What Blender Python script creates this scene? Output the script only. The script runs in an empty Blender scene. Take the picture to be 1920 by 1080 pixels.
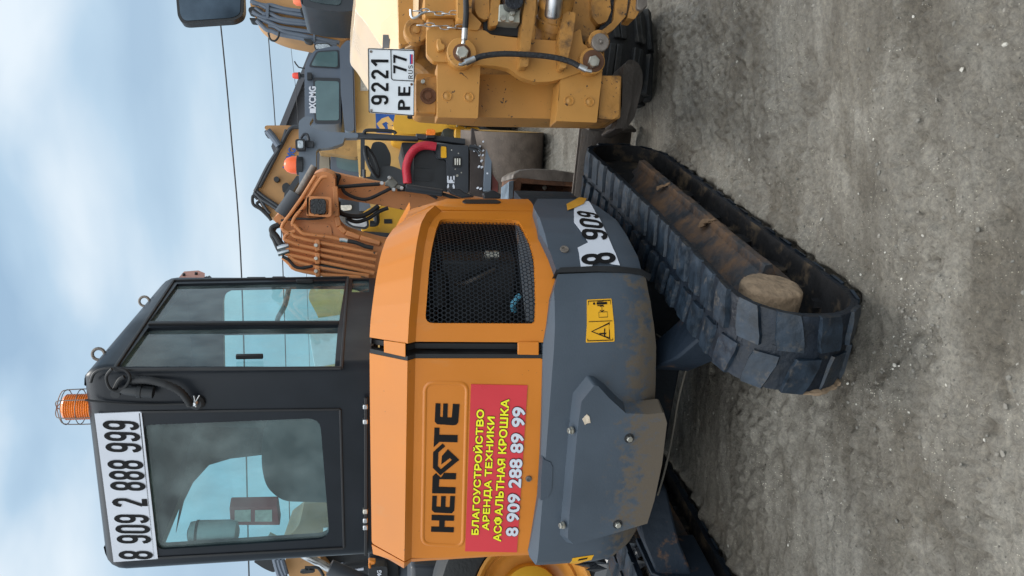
import bpy, bmesh, math, random
import numpy as np
from mathutils import Vector, Matrix, noise
from mathutils.geometry import tessellate_polygon
random.seed(7)
S = bpy.context.scene
COL = S.collection
R = math.radians
# ------------------------------------------------------------------ camera (phone held on its side: picture left is up)
FPX, CH = 1440.0, 1.6
PIT = math.atan(268 / 1440)
cF = Vector((0, math.cos(PIT), -math.sin(PIT)))
cD = Vector((0, -math.sin(PIT), -math.cos(PIT)))
cR = Vector((1, 0, 0))
cC = Vector((0, 0, CH))
cd = bpy.data.cameras.new('camera')
cam = bpy.data.objects.new('camera', cd)
COL.objects.link(cam)
cd.sensor_fit = 'HORIZONTAL'
cd.sensor_width = 36
cd.lens = FPX / 1920 * 36
cd.clip_start = .05
cd.clip_end = 3000
M3 = Matrix((cD, cR, -cF)).transposed()
cam.matrix_world = Matrix.Translation(cC) @ M3.to_4x4()
S.camera = cam
# ------------------------------------------------------------------ sky and light
SUN_EL, SUN_AZ = 64, 25           # high beyond the machines, soft through cloud
w = bpy.data.worlds.new('World')
S.world = w
w.use_nodes = True
nt = w.node_tree
nt.nodes.clear()
def N(t, typ, **kw):
    n = t.nodes.new(typ)
    for k, v in kw.items():
        setattr(n, k, v)
    return n
out = N(nt, 'ShaderNodeOutputWorld')
bg = N(nt, 'ShaderNodeBackground')
sky = N(nt, 'ShaderNodeTexSky', sky_type='NISHITA')
sky.sun_disc = False
sky.sun_elevation = R(SUN_EL)
sky.sun_rotation = R(SUN_AZ)
sky.dust_density = 2.0
tc = N(nt, 'ShaderNodeTexCoord')
mp = N(nt, 'ShaderNodeMapping')
mp.inputs['Scale'].default_value = (1.6, 1.6, 3.6)
mp.inputs['Location'].default_value = (5.1, 3.3, 2.2)
nz = N(nt, 'ShaderNodeTexNoise')
nz.inputs['Scale'].default_value = 1.7
nz.inputs['Detail'].default_value = 5
nz.inputs['Roughness'].default_value = .42
nz.inputs['Distortion'].default_value = .3
rp = N(nt, 'ShaderNodeValToRGB')
rp.color_ramp.elements[0].position = .38
rp.color_ramp.elements[0].color = (4.0, 6.0, 8.1, 1)
rp.color_ramp.elements[1].position = .64
rp.color_ramp.elements[1].color = (10.0, 11.1, 11.9, 1)
e = rp.color_ramp.elements.new(.5)
e.color = (5.7, 7.8, 9.7, 1)
mx = N(nt, 'ShaderNodeMixRGB')
mx.inputs[0].default_value = .86
# clouds get whiter towards the horizon
sep = N(nt, 'ShaderNodeSeparateXYZ')
mr = N(nt, 'ShaderNodeMapRange')
mr.inputs[1].default_value = 0
mr.inputs[2].default_value = .42
mr.inputs[3].default_value = .6
mr.inputs[4].default_value = 0
mh = N(nt, 'ShaderNodeMixRGB')
mh.inputs[2].default_value = (7.0, 8.6, 9.9, 1)
L = nt.links.new
L(tc.outputs['Generated'], mp.inputs[0]); L(mp.outputs[0], nz.inputs[0]); L(nz.outputs[0], rp.inputs[0])
L(tc.outputs['Generated'], sep.inputs[0]); L(sep.outputs[2], mr.inputs[0]); L(mr.outputs[0], mh.inputs[0])
L(rp.outputs[0], mh.inputs[1])
L(sky.outputs[0], mx.inputs[1]); L(mh.outputs[0], mx.inputs[2]); L(mx.outputs[0], bg.inputs[0]); L(bg.outputs[0], out.inputs[0])
sd = Vector((math.sin(R(195)) * math.cos(R(68)), math.cos(R(195)) * math.cos(R(68)), math.sin(R(68))))   # added glow high behind the camera, lighting the sides that face it
dt = N(nt, 'ShaderNodeVectorMath', operation='DOT_PRODUCT'); dt.inputs[1].default_value = sd
gm_ = N(nt, 'ShaderNodeMapRange', interpolation_type='SMOOTHSTEP')
gm_.inputs[1].default_value = .3; gm_.inputs[2].default_value = 1; gm_.inputs[3].default_value = 0; gm_.inputs[4].default_value = 1
ga = N(nt, 'ShaderNodeMixRGB', blend_type='ADD'); ga.inputs[2].default_value = (22, 21.5, 20.5, 1)
L(tc.outputs['Generated'], dt.inputs[0]); L(dt.outputs['Value'], gm_.inputs[0]); L(gm_.outputs[0], ga.inputs[0])
L(mx.outputs[0], ga.inputs[1]); L(ga.outputs[0], bg.inputs[0])
bg.inputs[1].default_value = .085
sl = bpy.data.lights.new('sun', 'SUN')
so = bpy.data.objects.new('sun', sl)
COL.objects.link(so)
sl.energy = 1.5
sl.angle = R(16)
sl.color = (1, .96, .9)
d = Vector((math.sin(R(SUN_AZ)) * math.cos(R(SUN_EL)), math.cos(R(SUN_AZ)) * math.cos(R(SUN_EL)), math.sin(R(SUN_EL))))
so.rotation_euler = d.to_track_quat('Z', 'Y').to_euler()
S.view_settings.view_transform = 'Standard'
S.view_settings.look = 'None'
S.view_settings.gamma = 1
S.view_settings.exposure = .1
# ------------------------------------------------------------------ picture point -> place
def ray(x, y):
    return cF + cD * ((x - 960) / FPX) + cR * ((540 - y) / FPX)
def W(x, y, Y):                      # on the upright plane at distance Y
    r = ray(x, y)
    return cC + r * (Y / r.y)
def G(x, y, z=0):                    # on the ground
    r = ray(x, y)
    return cC + r * ((z - CH) / r.z)
def frame(ox, oy, deg):
    return Matrix.Translation((ox, oy, 0)) @ Matrix.Rotation(-R(deg), 4, 'Z')
UF = frame(-.449, 3.48, 17.5)        # slewing upper body
TF = frame(-.449, 3.48, 24.3)        # tracks
def onp(x, y, ax, val, F=UF):        # on a plane of a frame: ax 0 sideways, 1 lengthways; gives world point
    n = F.to_3x3().col[ax]
    r = ray(x, y)
    t = (val - (cC - F.translation).dot(n)) / r.dot(n)
    return cC + r * t
# ------------------------------------------------------------------ mesh builder (world coordinates)
ROOT = {}
class MB:
    def __init__(s):
        s.v, s.f, s.m = [], [], []
    def add(s, vs, fs, mi=0):
        o = len(s.v)
        s.v += [Vector(q) for q in vs]
        s.f += [[i + o for i in f] for f in fs]
        s.m += [mi] * len(fs)
        return s
    def slab(s, pts, vec, holes=(), mi=0):
        loops = [list(map(Vector, pts))] + [list(map(Vector, h)) for h in holes]
        vec = Vector(vec)
        flat = [p for l in loops for p in l]
        n = len(flat)
        tri = tessellate_polygon(loops)
        nrm = Vector()
        for a in range(len(loops[0])):
            nrm += loops[0][a].cross(loops[0][(a + 1) % len(loops[0])])
        fl = nrm.dot(vec) > 0
        fs = []
        for t in tri:
            a, b, c = t
            tn = (flat[b] - flat[a]).cross(flat[c] - flat[a])
            if tn.dot(vec) > 0:
                a, b, c = c, b, a
            fs.append((a, b, c)); fs.append((c + n, b + n, a + n))
        k = 0
        for l in loops:
            m = len(l)
            for i in range(m):
                a, b = k + i, k + (i + 1) % m
                fs.append((a, b, b + n, a + n))
            k += m
        return s.add(flat + [p + vec for p in flat], fs, mi)
    def box(s, c, sz, M=None, mi=0):
        c = Vector(c)
        vs = []
        for i in (-.5, .5):
            for j in (-.5, .5):
                for k in (-.5, .5):
                    p = c + Vector((i * sz[0], j * sz[1], k * sz[2]))
                    vs.append(M @ p if M else p)
        return s.add(vs, [(0, 1, 3, 2), (4, 6, 7, 5), (0, 4, 5, 1), (2, 3, 7, 6), (0, 2, 6, 4), (1, 5, 7, 3)], mi)
    def bar(s, a, b, wd, dp, side=None, mi=0):     # rectangular bar from a to b
        a, b = Vector(a), Vector(b)
        t = (b - a).normalized()
        side = Vector(side) if side else (Vector((0, 0, 1)) if abs(t.z) < .9 else Vector((1, 0, 0)))
        u = (side - t * side.dot(t)).normalized() * wd / 2
        v = t.cross(u).normalized() * dp / 2
        vs = [a - u - v, a + u - v, a + u + v, a - u + v]
        vs += [p + (b - a) for p in vs]
        return s.add(vs, [(3, 2, 1, 0), (4, 5, 6, 7), (0, 1, 5, 4), (1, 2, 6, 5), (2, 3, 7, 6), (3, 0, 4, 7)], mi)
    def tube(s, pts, r, n=8, sm=4, closed=False, mi=0, rib=0):
        P = [Vector(p) for p in pts]
        if sm and len(P) > 2:
            Q = []
            m = len(P)
            for i in range(m if closed else m - 1):
                a, b = P[i], P[(i + 1) % m]
                p0 = P[(i - 1) % m] if (i or closed) else a
                p3 = P[(i + 2) % m] if (i + 2 < m or closed) else b
                for k in range(sm):
                    t = k / sm
                    Q.append(.5 * ((2 * a) + (b - p0) * t + (2 * p0 - 5 * a + 4 * b - p3) * t * t + (3 * a - p0 - 3 * b + p3) * t ** 3))
            if not closed:
                Q.append(P[-1])
            P = Q
        if rib:                       # corrugated hose: resample finely
            Q = []
            for a, b in zip(P, P[1:]):
                k = max(1, int((b - a).length / rib))
                Q += [a.lerp(b, i / k) for i in range(k)]
            P = Q + [P[-1]]
        m = len(P)
        up = None
        vs, fs = [], []
        for i in range(m):
            if closed:
                t = (P[(i + 1) % m] - P[i - 1]).normalized()
            else:
                t = (P[min(i + 1, m - 1)] - P[max(i - 1, 0)]).normalized()
            if up is None:
                up = Vector((0, 0, 1)) if abs(t.z) < .8 else Vector((1, 0, 0))
            up = (up - t * up.dot(t)).normalized()
            sd = t.cross(up)
            rr = r[i * (len(r) - 1) // max(1, m - 1)] if isinstance(r, (list, tuple)) else r
            if rib and i % 2:
                rr *= .82
            for k in range(n):
                a = 2 * math.pi * k / n
                vs.append(P[i] + up * (math.cos(a) * rr) + sd * (math.sin(a) * rr))
        for i in range(m if closed else m - 1):
            j = (i + 1) % m
            for k in range(n):
                l = (k + 1) % n
                fs.append((i * n + k, i * n + l, j * n + l, j * n + k))
        if not closed:
            fs.append(tuple(range(n - 1, -1, -1)))
            fs.append(tuple((m - 1) * n + k for k in range(n)))
        return s.add(vs, fs, mi)
    def lathe(s, base, axis, prof, n=24, mi=0, caps=True):     # prof: (distance along axis, radius)
        base, axis = Vector(base), Vector(axis).normalized()
        u = axis.orthogonal().normalized()
        v = axis.cross(u)
        vs, fs = [], []
        for (h, r) in prof:
            for k in range(n):
                a = 2 * math.pi * k / n
                vs.append(base + axis * h + u * (r * math.cos(a)) + v * (r * math.sin(a)))
        for i in range(len(prof) - 1):
            for k in range(n):
                l = (k + 1) % n
                fs.append((i * n + k, i * n + l, (i + 1) * n + l, (i + 1) * n + k))
        if caps:
            fs.append(tuple(range(n - 1, -1, -1)))
            fs.append(tuple((len(prof) - 1) * n + k for k in range(n)))
        return s.add(vs, fs, mi)
    def hexnut(s, c, axis, r, h, mi=0):
        return s.lathe(c, axis, [(0, r), (h * .85, r), (h, r * .86)], 6, mi)
    def build(s, name, mat, parent=None, bevel=0, smooth=35, segs=2):
        me = bpy.data.meshes.new(name)
        Mi = ROOT[parent.name].inverted() if parent else Matrix()
        me.from_pydata([Mi @ p for p in s.v], [], s.f)
        mats = mat if isinstance(mat, (list, tuple)) else [mat]
        for q in mats:
            me.materials.append(q)
        if len(mats) > 1:
            me.polygons.foreach_set('material_index', s.m)
        return link(name, me, parent, bevel, smooth, segs)
def link(name, me, parent=None, bevel=0, smooth=35, segs=2, fixn=True):
    if fixn:
        bm = bmesh.new(); bm.from_mesh(me)
        bmesh.ops.recalc_face_normals(bm, faces=bm.faces)
        bm.to_mesh(me); bm.free()
    if smooth:
        me.polygons.foreach_set('use_smooth', [True] * len(me.polygons))
        me.set_sharp_from_angle(angle=R(smooth))
    o = bpy.data.objects.new(name, me)
    COL.objects.link(o)
    if parent:
        o.parent = parent
        ROOT[o.name] = ROOT[parent.name]
    else:
        ROOT[o.name] = Matrix()
    if bevel:
        b = o.modifiers.new('bevel', 'BEVEL')
        b.width = bevel; b.segments = segs; b.limit_method = 'ANGLE'; b.angle_limit = R(40)
    return o
def thing(name, label, cat, M=None, group=None):
    o = bpy.data.objects.new(name, None)
    COL.objects.link(o)
    o.matrix_world = M if M else Matrix()
    ROOT[o.name] = M.copy() if M else Matrix()
    o.empty_display_size = .2
    return tag(o, label, cat, group)
def tag(o, label=None, cat=None, group=None, kind=None):
    if label: o['label'] = label
    if cat: o['category'] = cat
    if group: o['group'] = group
    if kind: o['kind'] = kind
    return o
def rnd(pts, r, n=4):                # round the corners of a 3-D outline (r: one radius, or one per corner)
    P = [Vector(p) for p in pts]
    outp = []
    m = len(P)
    for i in range(m):
        ri = r[i] if isinstance(r, (list, tuple)) else r
        a, b, c = P[i - 1], P[i], P[(i + 1) % m]
        la, lc = (a - b).length, (c - b).length
        k = min(ri, la * .45, lc * .45)
        if k < 1e-5:
            outp.append(b); continue
        p0, p2 = b + (a - b) * (k / la), b + (c - b) * (k / lc)
        for j in range(n + 1):
            t = j / n
            outp.append(p0 * (1 - t) ** 2 + b * (2 * t * (1 - t)) + p2 * t * t)
    return outp
def cut(mb, co, no):                 # extra edge loop where a plane passes
    bm = bmesh.new()
    vv = [bm.verts.new(p) for p in mb.v]
    for f, m in zip(mb.f, mb.m):
        try:
            ff = bm.faces.new([vv[i] for i in f]); ff.material_index = m
        except ValueError:
            pass
    for c_, n_ in zip(co, no):
        bmesh.ops.bisect_plane(bm, geom=bm.verts[:] + bm.edges[:] + bm.faces[:], plane_co=c_, plane_no=n_, dist=1e-5)
    bm.verts.index_update()
    mb.v = [v.co.copy() for v in bm.verts]
    mb.f = [[v.index for v in f.verts] for f in bm.faces]
    mb.m = [f.material_index for f in bm.faces]
    bm.free()
    return mb
# ------------------------------------------------------------------ curved-wall coordinates: (s along plan, z, d outwards)
class Plan:
    def __init__(p, pts, F=UF, prof=None):
        p.F, p.prof = F, prof or (lambda s, z: 0)
        # smooth the plan polyline
        P = [Vector(q) for q in pts]
        p.P = P
        p.c = [0]
        for a, b in zip(P, P[1:]):
            p.c.append(p.c[-1] + (b - a).length)
        p.nv = []
        for i in range(len(P)):
            a, b = P[max(0, i - 1)], P[min(len(P) - 1, i + 1)]
            t = (b - a).normalized()
            p.nv.append(Vector((t.y, -t.x)))
    def hit(p, x, y):
        r = ray(x, y)
        Fi = p.F.inverted()
        o, dd = Fi @ cC, Fi.to_3x3() @ r
        best = None
        for i, (a, b) in enumerate(zip(p.P, p.P[1:])):
            e = b - a
            n = Vector((e.y, -e.x))
            den = dd.x * n.x + dd.y * n.y
            if den > -1e-9:
                continue
            t = ((a.x - o.x) * n.x + (a.y - o.y) * n.y) / den
            q = Vector((o.x + dd.x * t, o.y + dd.y * t))
            k = (q - a).dot(e) / e.length_squared
            ok = (-1e-6 <= k <= 1 + 1e-6) or (i == 0 and k < 0) or (i == len(p.P) - 2 and k > 1)
            if ok and (best is None or t < best[0]):
                k = max(-.2, min(1.2, k))
                best = (t, p.c[i] + k * e.length, o.z + dd.z * t)
        if best is None:              # just past the silhouette: nearest plan point
            ha = math.atan2(dd.x, dd.y)
            for i, q in enumerate(p.P):
                v = q - Vector((o.x, o.y))
                k = abs(math.atan2(v.x, v.y) - ha)
                if best is None or k < best[0]:
                    best = (k, p.c[i], o.z + dd.z * v.length / math.hypot(dd.x, dd.y))
        return best[1], best[2]
    def at(p, s, z, d=0):
        i = 0
        while i < len(p.P) - 2 and p.c[i + 1] < s:
            i += 1
        k = (s - p.c[i]) / (p.c[i + 1] - p.c[i])
        q = p.P[i].lerp(p.P[i + 1], k)
        n = p.nv[i].lerp(p.nv[i + 1], max(0, min(1, k))).normalized()
        q = q + n * (d + p.prof(s, z))
        return p.F @ Vector((q.x, q.y, z))
    def slab(p, px, d0, d1, holes=(), rad=0, zs=(), step=.04, raw=False):
        sh = getattr(p, 'shear', lambda s: 0)
        f = (lambda l: [Vector((a, b + sh(a), 0)) for a, b in (l if raw else [p.hit(x, y) for x, y in l])])
        m = MB()
        o = f(px)
        m.slab(rnd(o, rad) if rad else o, (0, 0, d1 - d0), [rnd(f(h), .03) for h in holes])
        s0, s1 = min(v.x for v in m.v), max(v.x for v in m.v)
        co, no = [], []
        k = math.ceil(s0 / step) * step
        while k < s1:
            co.append((k, 0, 0)); no.append((1, 0, 0)); k += step
        for c_ in p.c:
            if s0 < c_ < s1:
                co.append((c_ + 1e-4, 0, 0)); no.append((1, 0, 0))
        for z in zs:
            co.append((0, z, 0)); no.append((0, 1, 0))
        cut(m, co, no)
        m.v = [p.at(v.x, v.y - sh(v.x), d0 + v.z) for v in m.v]
        return m
# ------------------------------------------------------------------ materials
def mat(name, col, rough=.5, metal=0, var=.12, scale=6, dirt=None, damt=0, dscale=5, zg=None, dsoft=.14, dst=1, bump=0, bscale=60, coat=0, spec=.5, scr=0):
    m = bpy.data.materials.new(name)
    m.use_nodes = True
    t = m.node_tree
    b = t.nodes['Principled BSDF']
    b.inputs['Metallic'].default_value = metal
    b.inputs['Specular IOR Level'].default_value = spec
    if coat:
        b.inputs['Coat Weight'].default_value = coat
        b.inputs['Coat Roughness'].default_value = .12
    c = N(t, 'ShaderNodeTexCoord')
    n1 = N(t, 'ShaderNodeTexNoise'); n1.inputs['Scale'].default_value = scale; n1.inputs['Detail'].default_value = 6
    t.links.new(c.outputs['Object'], n1.inputs[0])
    r1 = N(t, 'ShaderNodeMapRange')
    r1.inputs[1].default_value = .3; r1.inputs[2].default_value = .7
    r1.inputs[3].default_value = 1 - var; r1.inputs[4].default_value = 1 + var
    t.links.new(n1.outputs[0], r1.inputs[0])
    hs = N(t, 'ShaderNodeHueSaturation')
    hs.inputs['Color'].default_value = (*col, 1)
    t.links.new(r1.outputs[0], hs.inputs['Value'])
    colo = hs.outputs[0]
    ro = N(t, 'ShaderNodeMapRange')
    ro.inputs[1].default_value = .3; ro.inputs[2].default_value = .7
    ro.inputs[3].default_value = rough - .08; ro.inputs[4].default_value = rough + .1
    t.links.new(n1.outputs[0], ro.inputs[0])
    roo = ro.outputs[0]
    if dirt:
        n2 = N(t, 'ShaderNodeTexNoise'); n2.inputs['Scale'].default_value = dscale; n2.inputs['Detail'].default_value = 9; n2.inputs['Roughness'].default_value = .68
        dm = N(t, 'ShaderNodeMapping'); dm.inputs['Scale'].default_value = (1, 1, dst)
        t.links.new(c.outputs['Object'], dm.inputs[0]); t.links.new(dm.outputs[0], n2.inputs[0])
        ad = n2.outputs[0]
        if zg:                        # mud thrown up from below: heavier low down
            sp = N(t, 'ShaderNodeSeparateXYZ'); t.links.new(c.outputs['Object'], sp.inputs[0])
            g = N(t, 'ShaderNodeMapRange')
            g.inputs[1].default_value = zg[0]; g.inputs[2].default_value = zg[1]
            g.inputs[3].default_value = .28; g.inputs[4].default_value = -.25
            t.links.new(sp.outputs[2], g.inputs[0])
            am = N(t, 'ShaderNodeMath', operation='ADD')
            t.links.new(n2.outputs[0], am.inputs[0]); t.links.new(g.outputs[0], am.inputs[1])
            ad = am.outputs[0]
        r2 = N(t, 'ShaderNodeMapRange')
        lo = .78 - damt * .45
        r2.inputs[1].default_value = lo; r2.inputs[2].default_value = lo + dsoft
        t.links.new(ad, r2.inputs[0])
        mxx = N(t, 'ShaderNodeMixRGB')
        mxx.inputs[2].default_value = (*dirt, 1)
        t.links.new(r2.outputs[0], mxx.inputs[0]); t.links.new(colo, mxx.inputs[1])
        colo = mxx.outputs[0]
        mr_ = N(t, 'ShaderNodeMixRGB')
        mr_.inputs[2].default_value = (.92, .92, .92, 1)
        t.links.new(r2.outputs[0], mr_.inputs[0]); t.links.new(roo, mr_.inputs[1])
        roo = mr_.outputs[0]
    if scr:                           # fine dark scuffs
        n3 = N(t, 'ShaderNodeTexNoise'); n3.inputs['Scale'].default_value = 38; n3.inputs['Detail'].default_value = 4; n3.inputs['Distortion'].default_value = 1.5
        t.links.new(c.outputs['Object'], n3.inputs[0])
        r3 = N(t, 'ShaderNodeMapRange')
        r3.inputs[1].default_value = .70 - scr * .05; r3.inputs[2].default_value = .73 - scr * .05
        t.links.new(n3.outputs[0], r3.inputs[0])
        m3 = N(t, 'ShaderNodeMixRGB'); m3.inputs[2].default_value = (.03, .022, .018, 1)
        t.links.new(r3.outputs[0], m3.inputs[0]); t.links.new(colo, m3.inputs[1])
        colo = m3.outputs[0]
    t.links.new(colo, b.inputs['Base Color'])
    t.links.new(roo, b.inputs['Roughness'])
    if bump:
        n4 = N(t, 'ShaderNodeTexNoise'); n4.inputs['Scale'].default_value = bscale; n4.inputs['Detail'].default_value = 5
        t.links.new(c.outputs['Object'], n4.inputs[0])
        bu = N(t, 'ShaderNodeBump'); bu.inputs['Strength'].default_value = bump; bu.inputs['Distance'].default_value = .01
        t.links.new(n4.outputs[0], bu.inputs['Height'])
        t.links.new(bu.outputs[0], b.inputs['Normal'])
    return m
MUD = (.13, .085, .052)
DUST = (.17, .15, .125)
ORANGE = mat('orange_paint', (.60, .19, .015), .36, var=.06, scale=3, coat=.25, scr=-.6, dirt=(.42, .27, .13), damt=.42, dscale=9, dsoft=.75, dst=.3)
BOOMOR = mat('faded_orange_paint', (.56, .22, .075), .5, var=.12, scale=5, dirt=(.22, .1, .05), damt=.3, dscale=9, scr=.8)
GREYP = mat('slate_grey_paint', (.056, .074, .097), .42, var=.1, scale=4, dirt=(.105, .084, .062), damt=.56, dscale=26, dsoft=.16, dst=.8, zg=(.48, .82), bump=.06, bscale=120)
GREYC = mat('grey_cover_paint', (.05, .066, .088), .45, var=.1, scale=4, dirt=(.095, .078, .06), damt=.42, dscale=28, dsoft=.3, dst=.8, zg=(.42, .78), bump=.06, bscale=120)
BLACKP = mat('black_paint', (.0075, .0105, .0155), .36, var=.25, scale=5, spec=.3, dirt=(.06, .055, .05), damt=.12, dscale=7)
RUBBER = mat('black_rubber', (.012, .013, .015), .6, var=.2, scale=10)
SEATM = mat('seat_vinyl', (.03, .036, .04), .6, var=.15, scale=15)
TRACKM = mat('track_rubber', (.006, .010, .017), .45, spec=.3, var=.4, scale=14, dirt=(.06, .05, .038), damt=.34, dscale=16, bump=.5, bscale=40)
LUGM = mat('worn_highlit_lug_rubber', (.011, .019, .030), .40, spec=.35, var=.5, scale=22, dirt=(.13, .105, .078), damt=.5, dscale=20, dsoft=.3, bump=.3, bscale=45)  # blue-grey lug highlights put into the colour, beside wear and dust
TRACKIN = mat('track_inside', (.010, .010, .011), .75, spec=.2, var=.3, scale=14, dirt=(.075, .055, .036), damt=.62, dscale=9, bump=.6, bscale=30)
MUDM = mat('caked_mud', (.16, .098, .055), .95, var=.35, scale=12, dirt=(.07, .06, .055), damt=.5, dscale=5, bump=1, bscale=35)
MUDDRY = mat('dry_mud', (.26, .185, .12), .95, var=.3, scale=18, bump=1, bscale=40)
NAVY = mat('navy_paint', (.009, .016, .027), .55, spec=.3, var=.2, scale=6, dirt=(.15, .075, .032), damt=.42, dscale=8, bump=.3, bscale=30)
STEEL = mat('bright_steel', (.55, .56, .57), .32, metal=1, var=.2, scale=20)
ZINC = mat('zinc_bolt', (.5, .49, .44), .42, metal=.9, var=.25, scale=30)
OLDST = mat('worn_steel', (.19, .165, .145), .5, metal=.5, var=.35, scale=9, dirt=(.12, .06, .03), damt=.4, dscale=12, bump=.3)
RUSTM = mat('rusty_steel', (.105, .047, .024), .85, var=.4, scale=14, dirt=(.04, .03, .027), damt=.45, dscale=8, bump=.5)
BROWNST = mat('dark_worn_steel', (.05, .041, .035), .5, metal=.3, var=.4, scale=7, dirt=(.09, .062, .042), damt=.4, dscale=10, bump=.3)
WHITEP = mat('white_vinyl', (.60, .63, .70), .4, var=.06, scale=4, dirt=(.33, .33, .33), damt=.2, dscale=9, dsoft=.4)
PLATEW = mat('white_plate', (.70, .74, .78), .35, var=.06, scale=12, dirt=(.32, .32, .3), damt=.1)
INK = mat('black_ink', (.007, .007, .008), .55, var=.1, spec=.2)
REDS = mat('red_vinyl', (.64, .04, .055), .34, var=.08, scale=3, coat=.3, dirt=(.5, .13, .13), damt=.35, dscale=7, dsoft=.6)
YELV = mat('yellow_vinyl', (.88, .85, .02), .45, var=.03)
WARN = mat('amber_vinyl', (.75, .38, .012), .42, var=.06, scale=9)
GOLD = mat('gold_vinyl', (.55, .27, .03), .45, var=.15, scale=9)
GRADY = mat('dusty_yellow_paint', (.45, .215, .048), .45, var=.12, scale=4, dirt=(.2, .115, .055), damt=.4, dscale=6, dsoft=.3, scr=.55, bump=.05)
GRADW = mat('worn_yellow_paint', (.37, .175, .038), .5, var=.25, scale=8, dirt=(.03, .023, .02), damt=.6, dscale=9, dsoft=.2, scr=1.2, bump=.2)
BODYY = mat('bright_yellow_paint', (.62, .40, .14), .5, var=.16, scale=3, dirt=(.33, .19, .08), damt=.5, dscale=5, dsoft=.25)
LOADY = mat('warm_yellow_paint', (.72, .38, .03), .42, var=.08, scale=4)
FARO = mat('ochre_boom_paint', (.42, .225, .085), .55, var=.14, scale=3, dirt=(.2, .12, .06), damt=.3, dscale=4)
FARG = mat('far_grey_paint', (.1, .125, .165), .4, var=.08, scale=2)
FARGD = mat('dark_grey_paint', (.03, .035, .043), .45, var=.15, scale=4)
BLUEV = mat('blue_vinyl', (.015, .09, .38), .45, var=.15, scale=12)
ROPSG = mat('rops_grey_paint', (.13, .16, .2), .42, var=.08, scale=4)
PLAST = mat('black_plastic', (.014, .016, .019), .5, var=.2, scale=12)
HOSER = mat('red_hose', (.42, .012, .03), .45, var=.2, scale=70, bump=.4, bscale=60)
DRUMM = mat('drum_steel', (.135, .105, .085), .7, metal=.2, var=.3, scale=10, dirt=(.2, .17, .14), damt=.45, dscale=22, bump=.3)
AMBER = mat('amber_lens', (.85, .2, .01), .25, var=.1, scale=50, coat=.4)
REDL = mat('red_lens', (.75, .06, .03), .3, var=.05)
LENS = mat('lamp_lens', (.45, .48, .5), .18, metal=.6, var=.4, scale=60)
LEDF = mat('dark_led_face', (.012, .016, .02), .3, var=.4, scale=60, bump=.6, bscale=130)
ROOFM = mat('dark_roof_sheet', (.075, .078, .09), .6, var=.12, scale=.6)
CHALK = mat('chalky_chip', (.62, .52, .4), .8, var=.25, scale=80)
TIN = mat('white_label', (.6, .58, .52), .6, var=.2, scale=50)
GREASE = mat('black_grease', (.01, .012, .018), .22, var=.4, scale=30, bump=.5, bscale=60)
def glass_mat(name, tint, refl=1.0, haze=.05):
    m = bpy.data.materials.new(name)
    m.use_nodes = True
    t = m.node_tree
    t.nodes.clear()
    o = N(t, 'ShaderNodeOutputMaterial')
    tr = N(t, 'ShaderNodeBsdfTransparent'); tr.inputs[0].default_value = (*tint, 1)
    gl = N(t, 'ShaderNodeBsdfGlossy'); gl.inputs['Roughness'].default_value = .04
    df = N(t, 'ShaderNodeBsdfDiffuse'); df.inputs[0].default_value = (.42, .55, .55, 1)
    lf = N(t, 'ShaderNodeLayerWeight'); lf.inputs[0].default_value = .5
    lp_ = N(t, 'ShaderNodeMath', operation='POWER'); lp_.inputs[1].default_value = 5
    lw = N(t, 'ShaderNodeMath', operation='MULTIPLY_ADD'); lw.inputs[1].default_value = .85; lw.inputs[2].default_value = .045
    t.links.new(lf.outputs['Facing'], lp_.inputs[0]); t.links.new(lp_.outputs[0], lw.inputs[0])
    mu = N(t, 'ShaderNodeMath', operation='MULTIPLY'); mu.inputs[1].default_value = refl
    m1 = N(t, 'ShaderNodeMixShader'); m2 = N(t, 'ShaderNodeMixShader')
    c = N(t, 'ShaderNodeTexCoord')
    nn = N(t, 'ShaderNodeTexNoise'); nn.inputs['Scale'].default_value = 7; nn.inputs['Detail'].default_value = 8
    mr2 = N(t, 'ShaderNodeMapRange'); mr2.inputs[1].default_value = .35; mr2.inputs[2].default_value = .8
    mr2.inputs[3].default_value = haze * .5; mr2.inputs[4].default_value = haze * 2.2
    t.links.new(c.outputs['Object'], nn.inputs[0]); t.links.new(nn.outputs[0], mr2.inputs[0])
    t.links.new(mr2.outputs[0], m2.inputs[0]); t.links.new(tr.outputs[0], m2.inputs[1]); t.links.new(df.outputs[0], m2.inputs[2])
    t.links.new(lw.outputs[0], mu.inputs[0]); t.links.new(mu.outputs[0], m1.inputs[0])
    t.links.new(m2.outputs[0], m1.inputs[1]); t.links.new(gl.outputs[0], m1.inputs[2])
    t.links.new(m1.outputs[0], o.inputs[0])
    return m
GLASS = glass_mat('tinted_glass', (.69, .92, .92), 1.0, .13)
FGLASS = glass_mat('far_glass', (.3, .45, .47), 1.6, .06)
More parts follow.
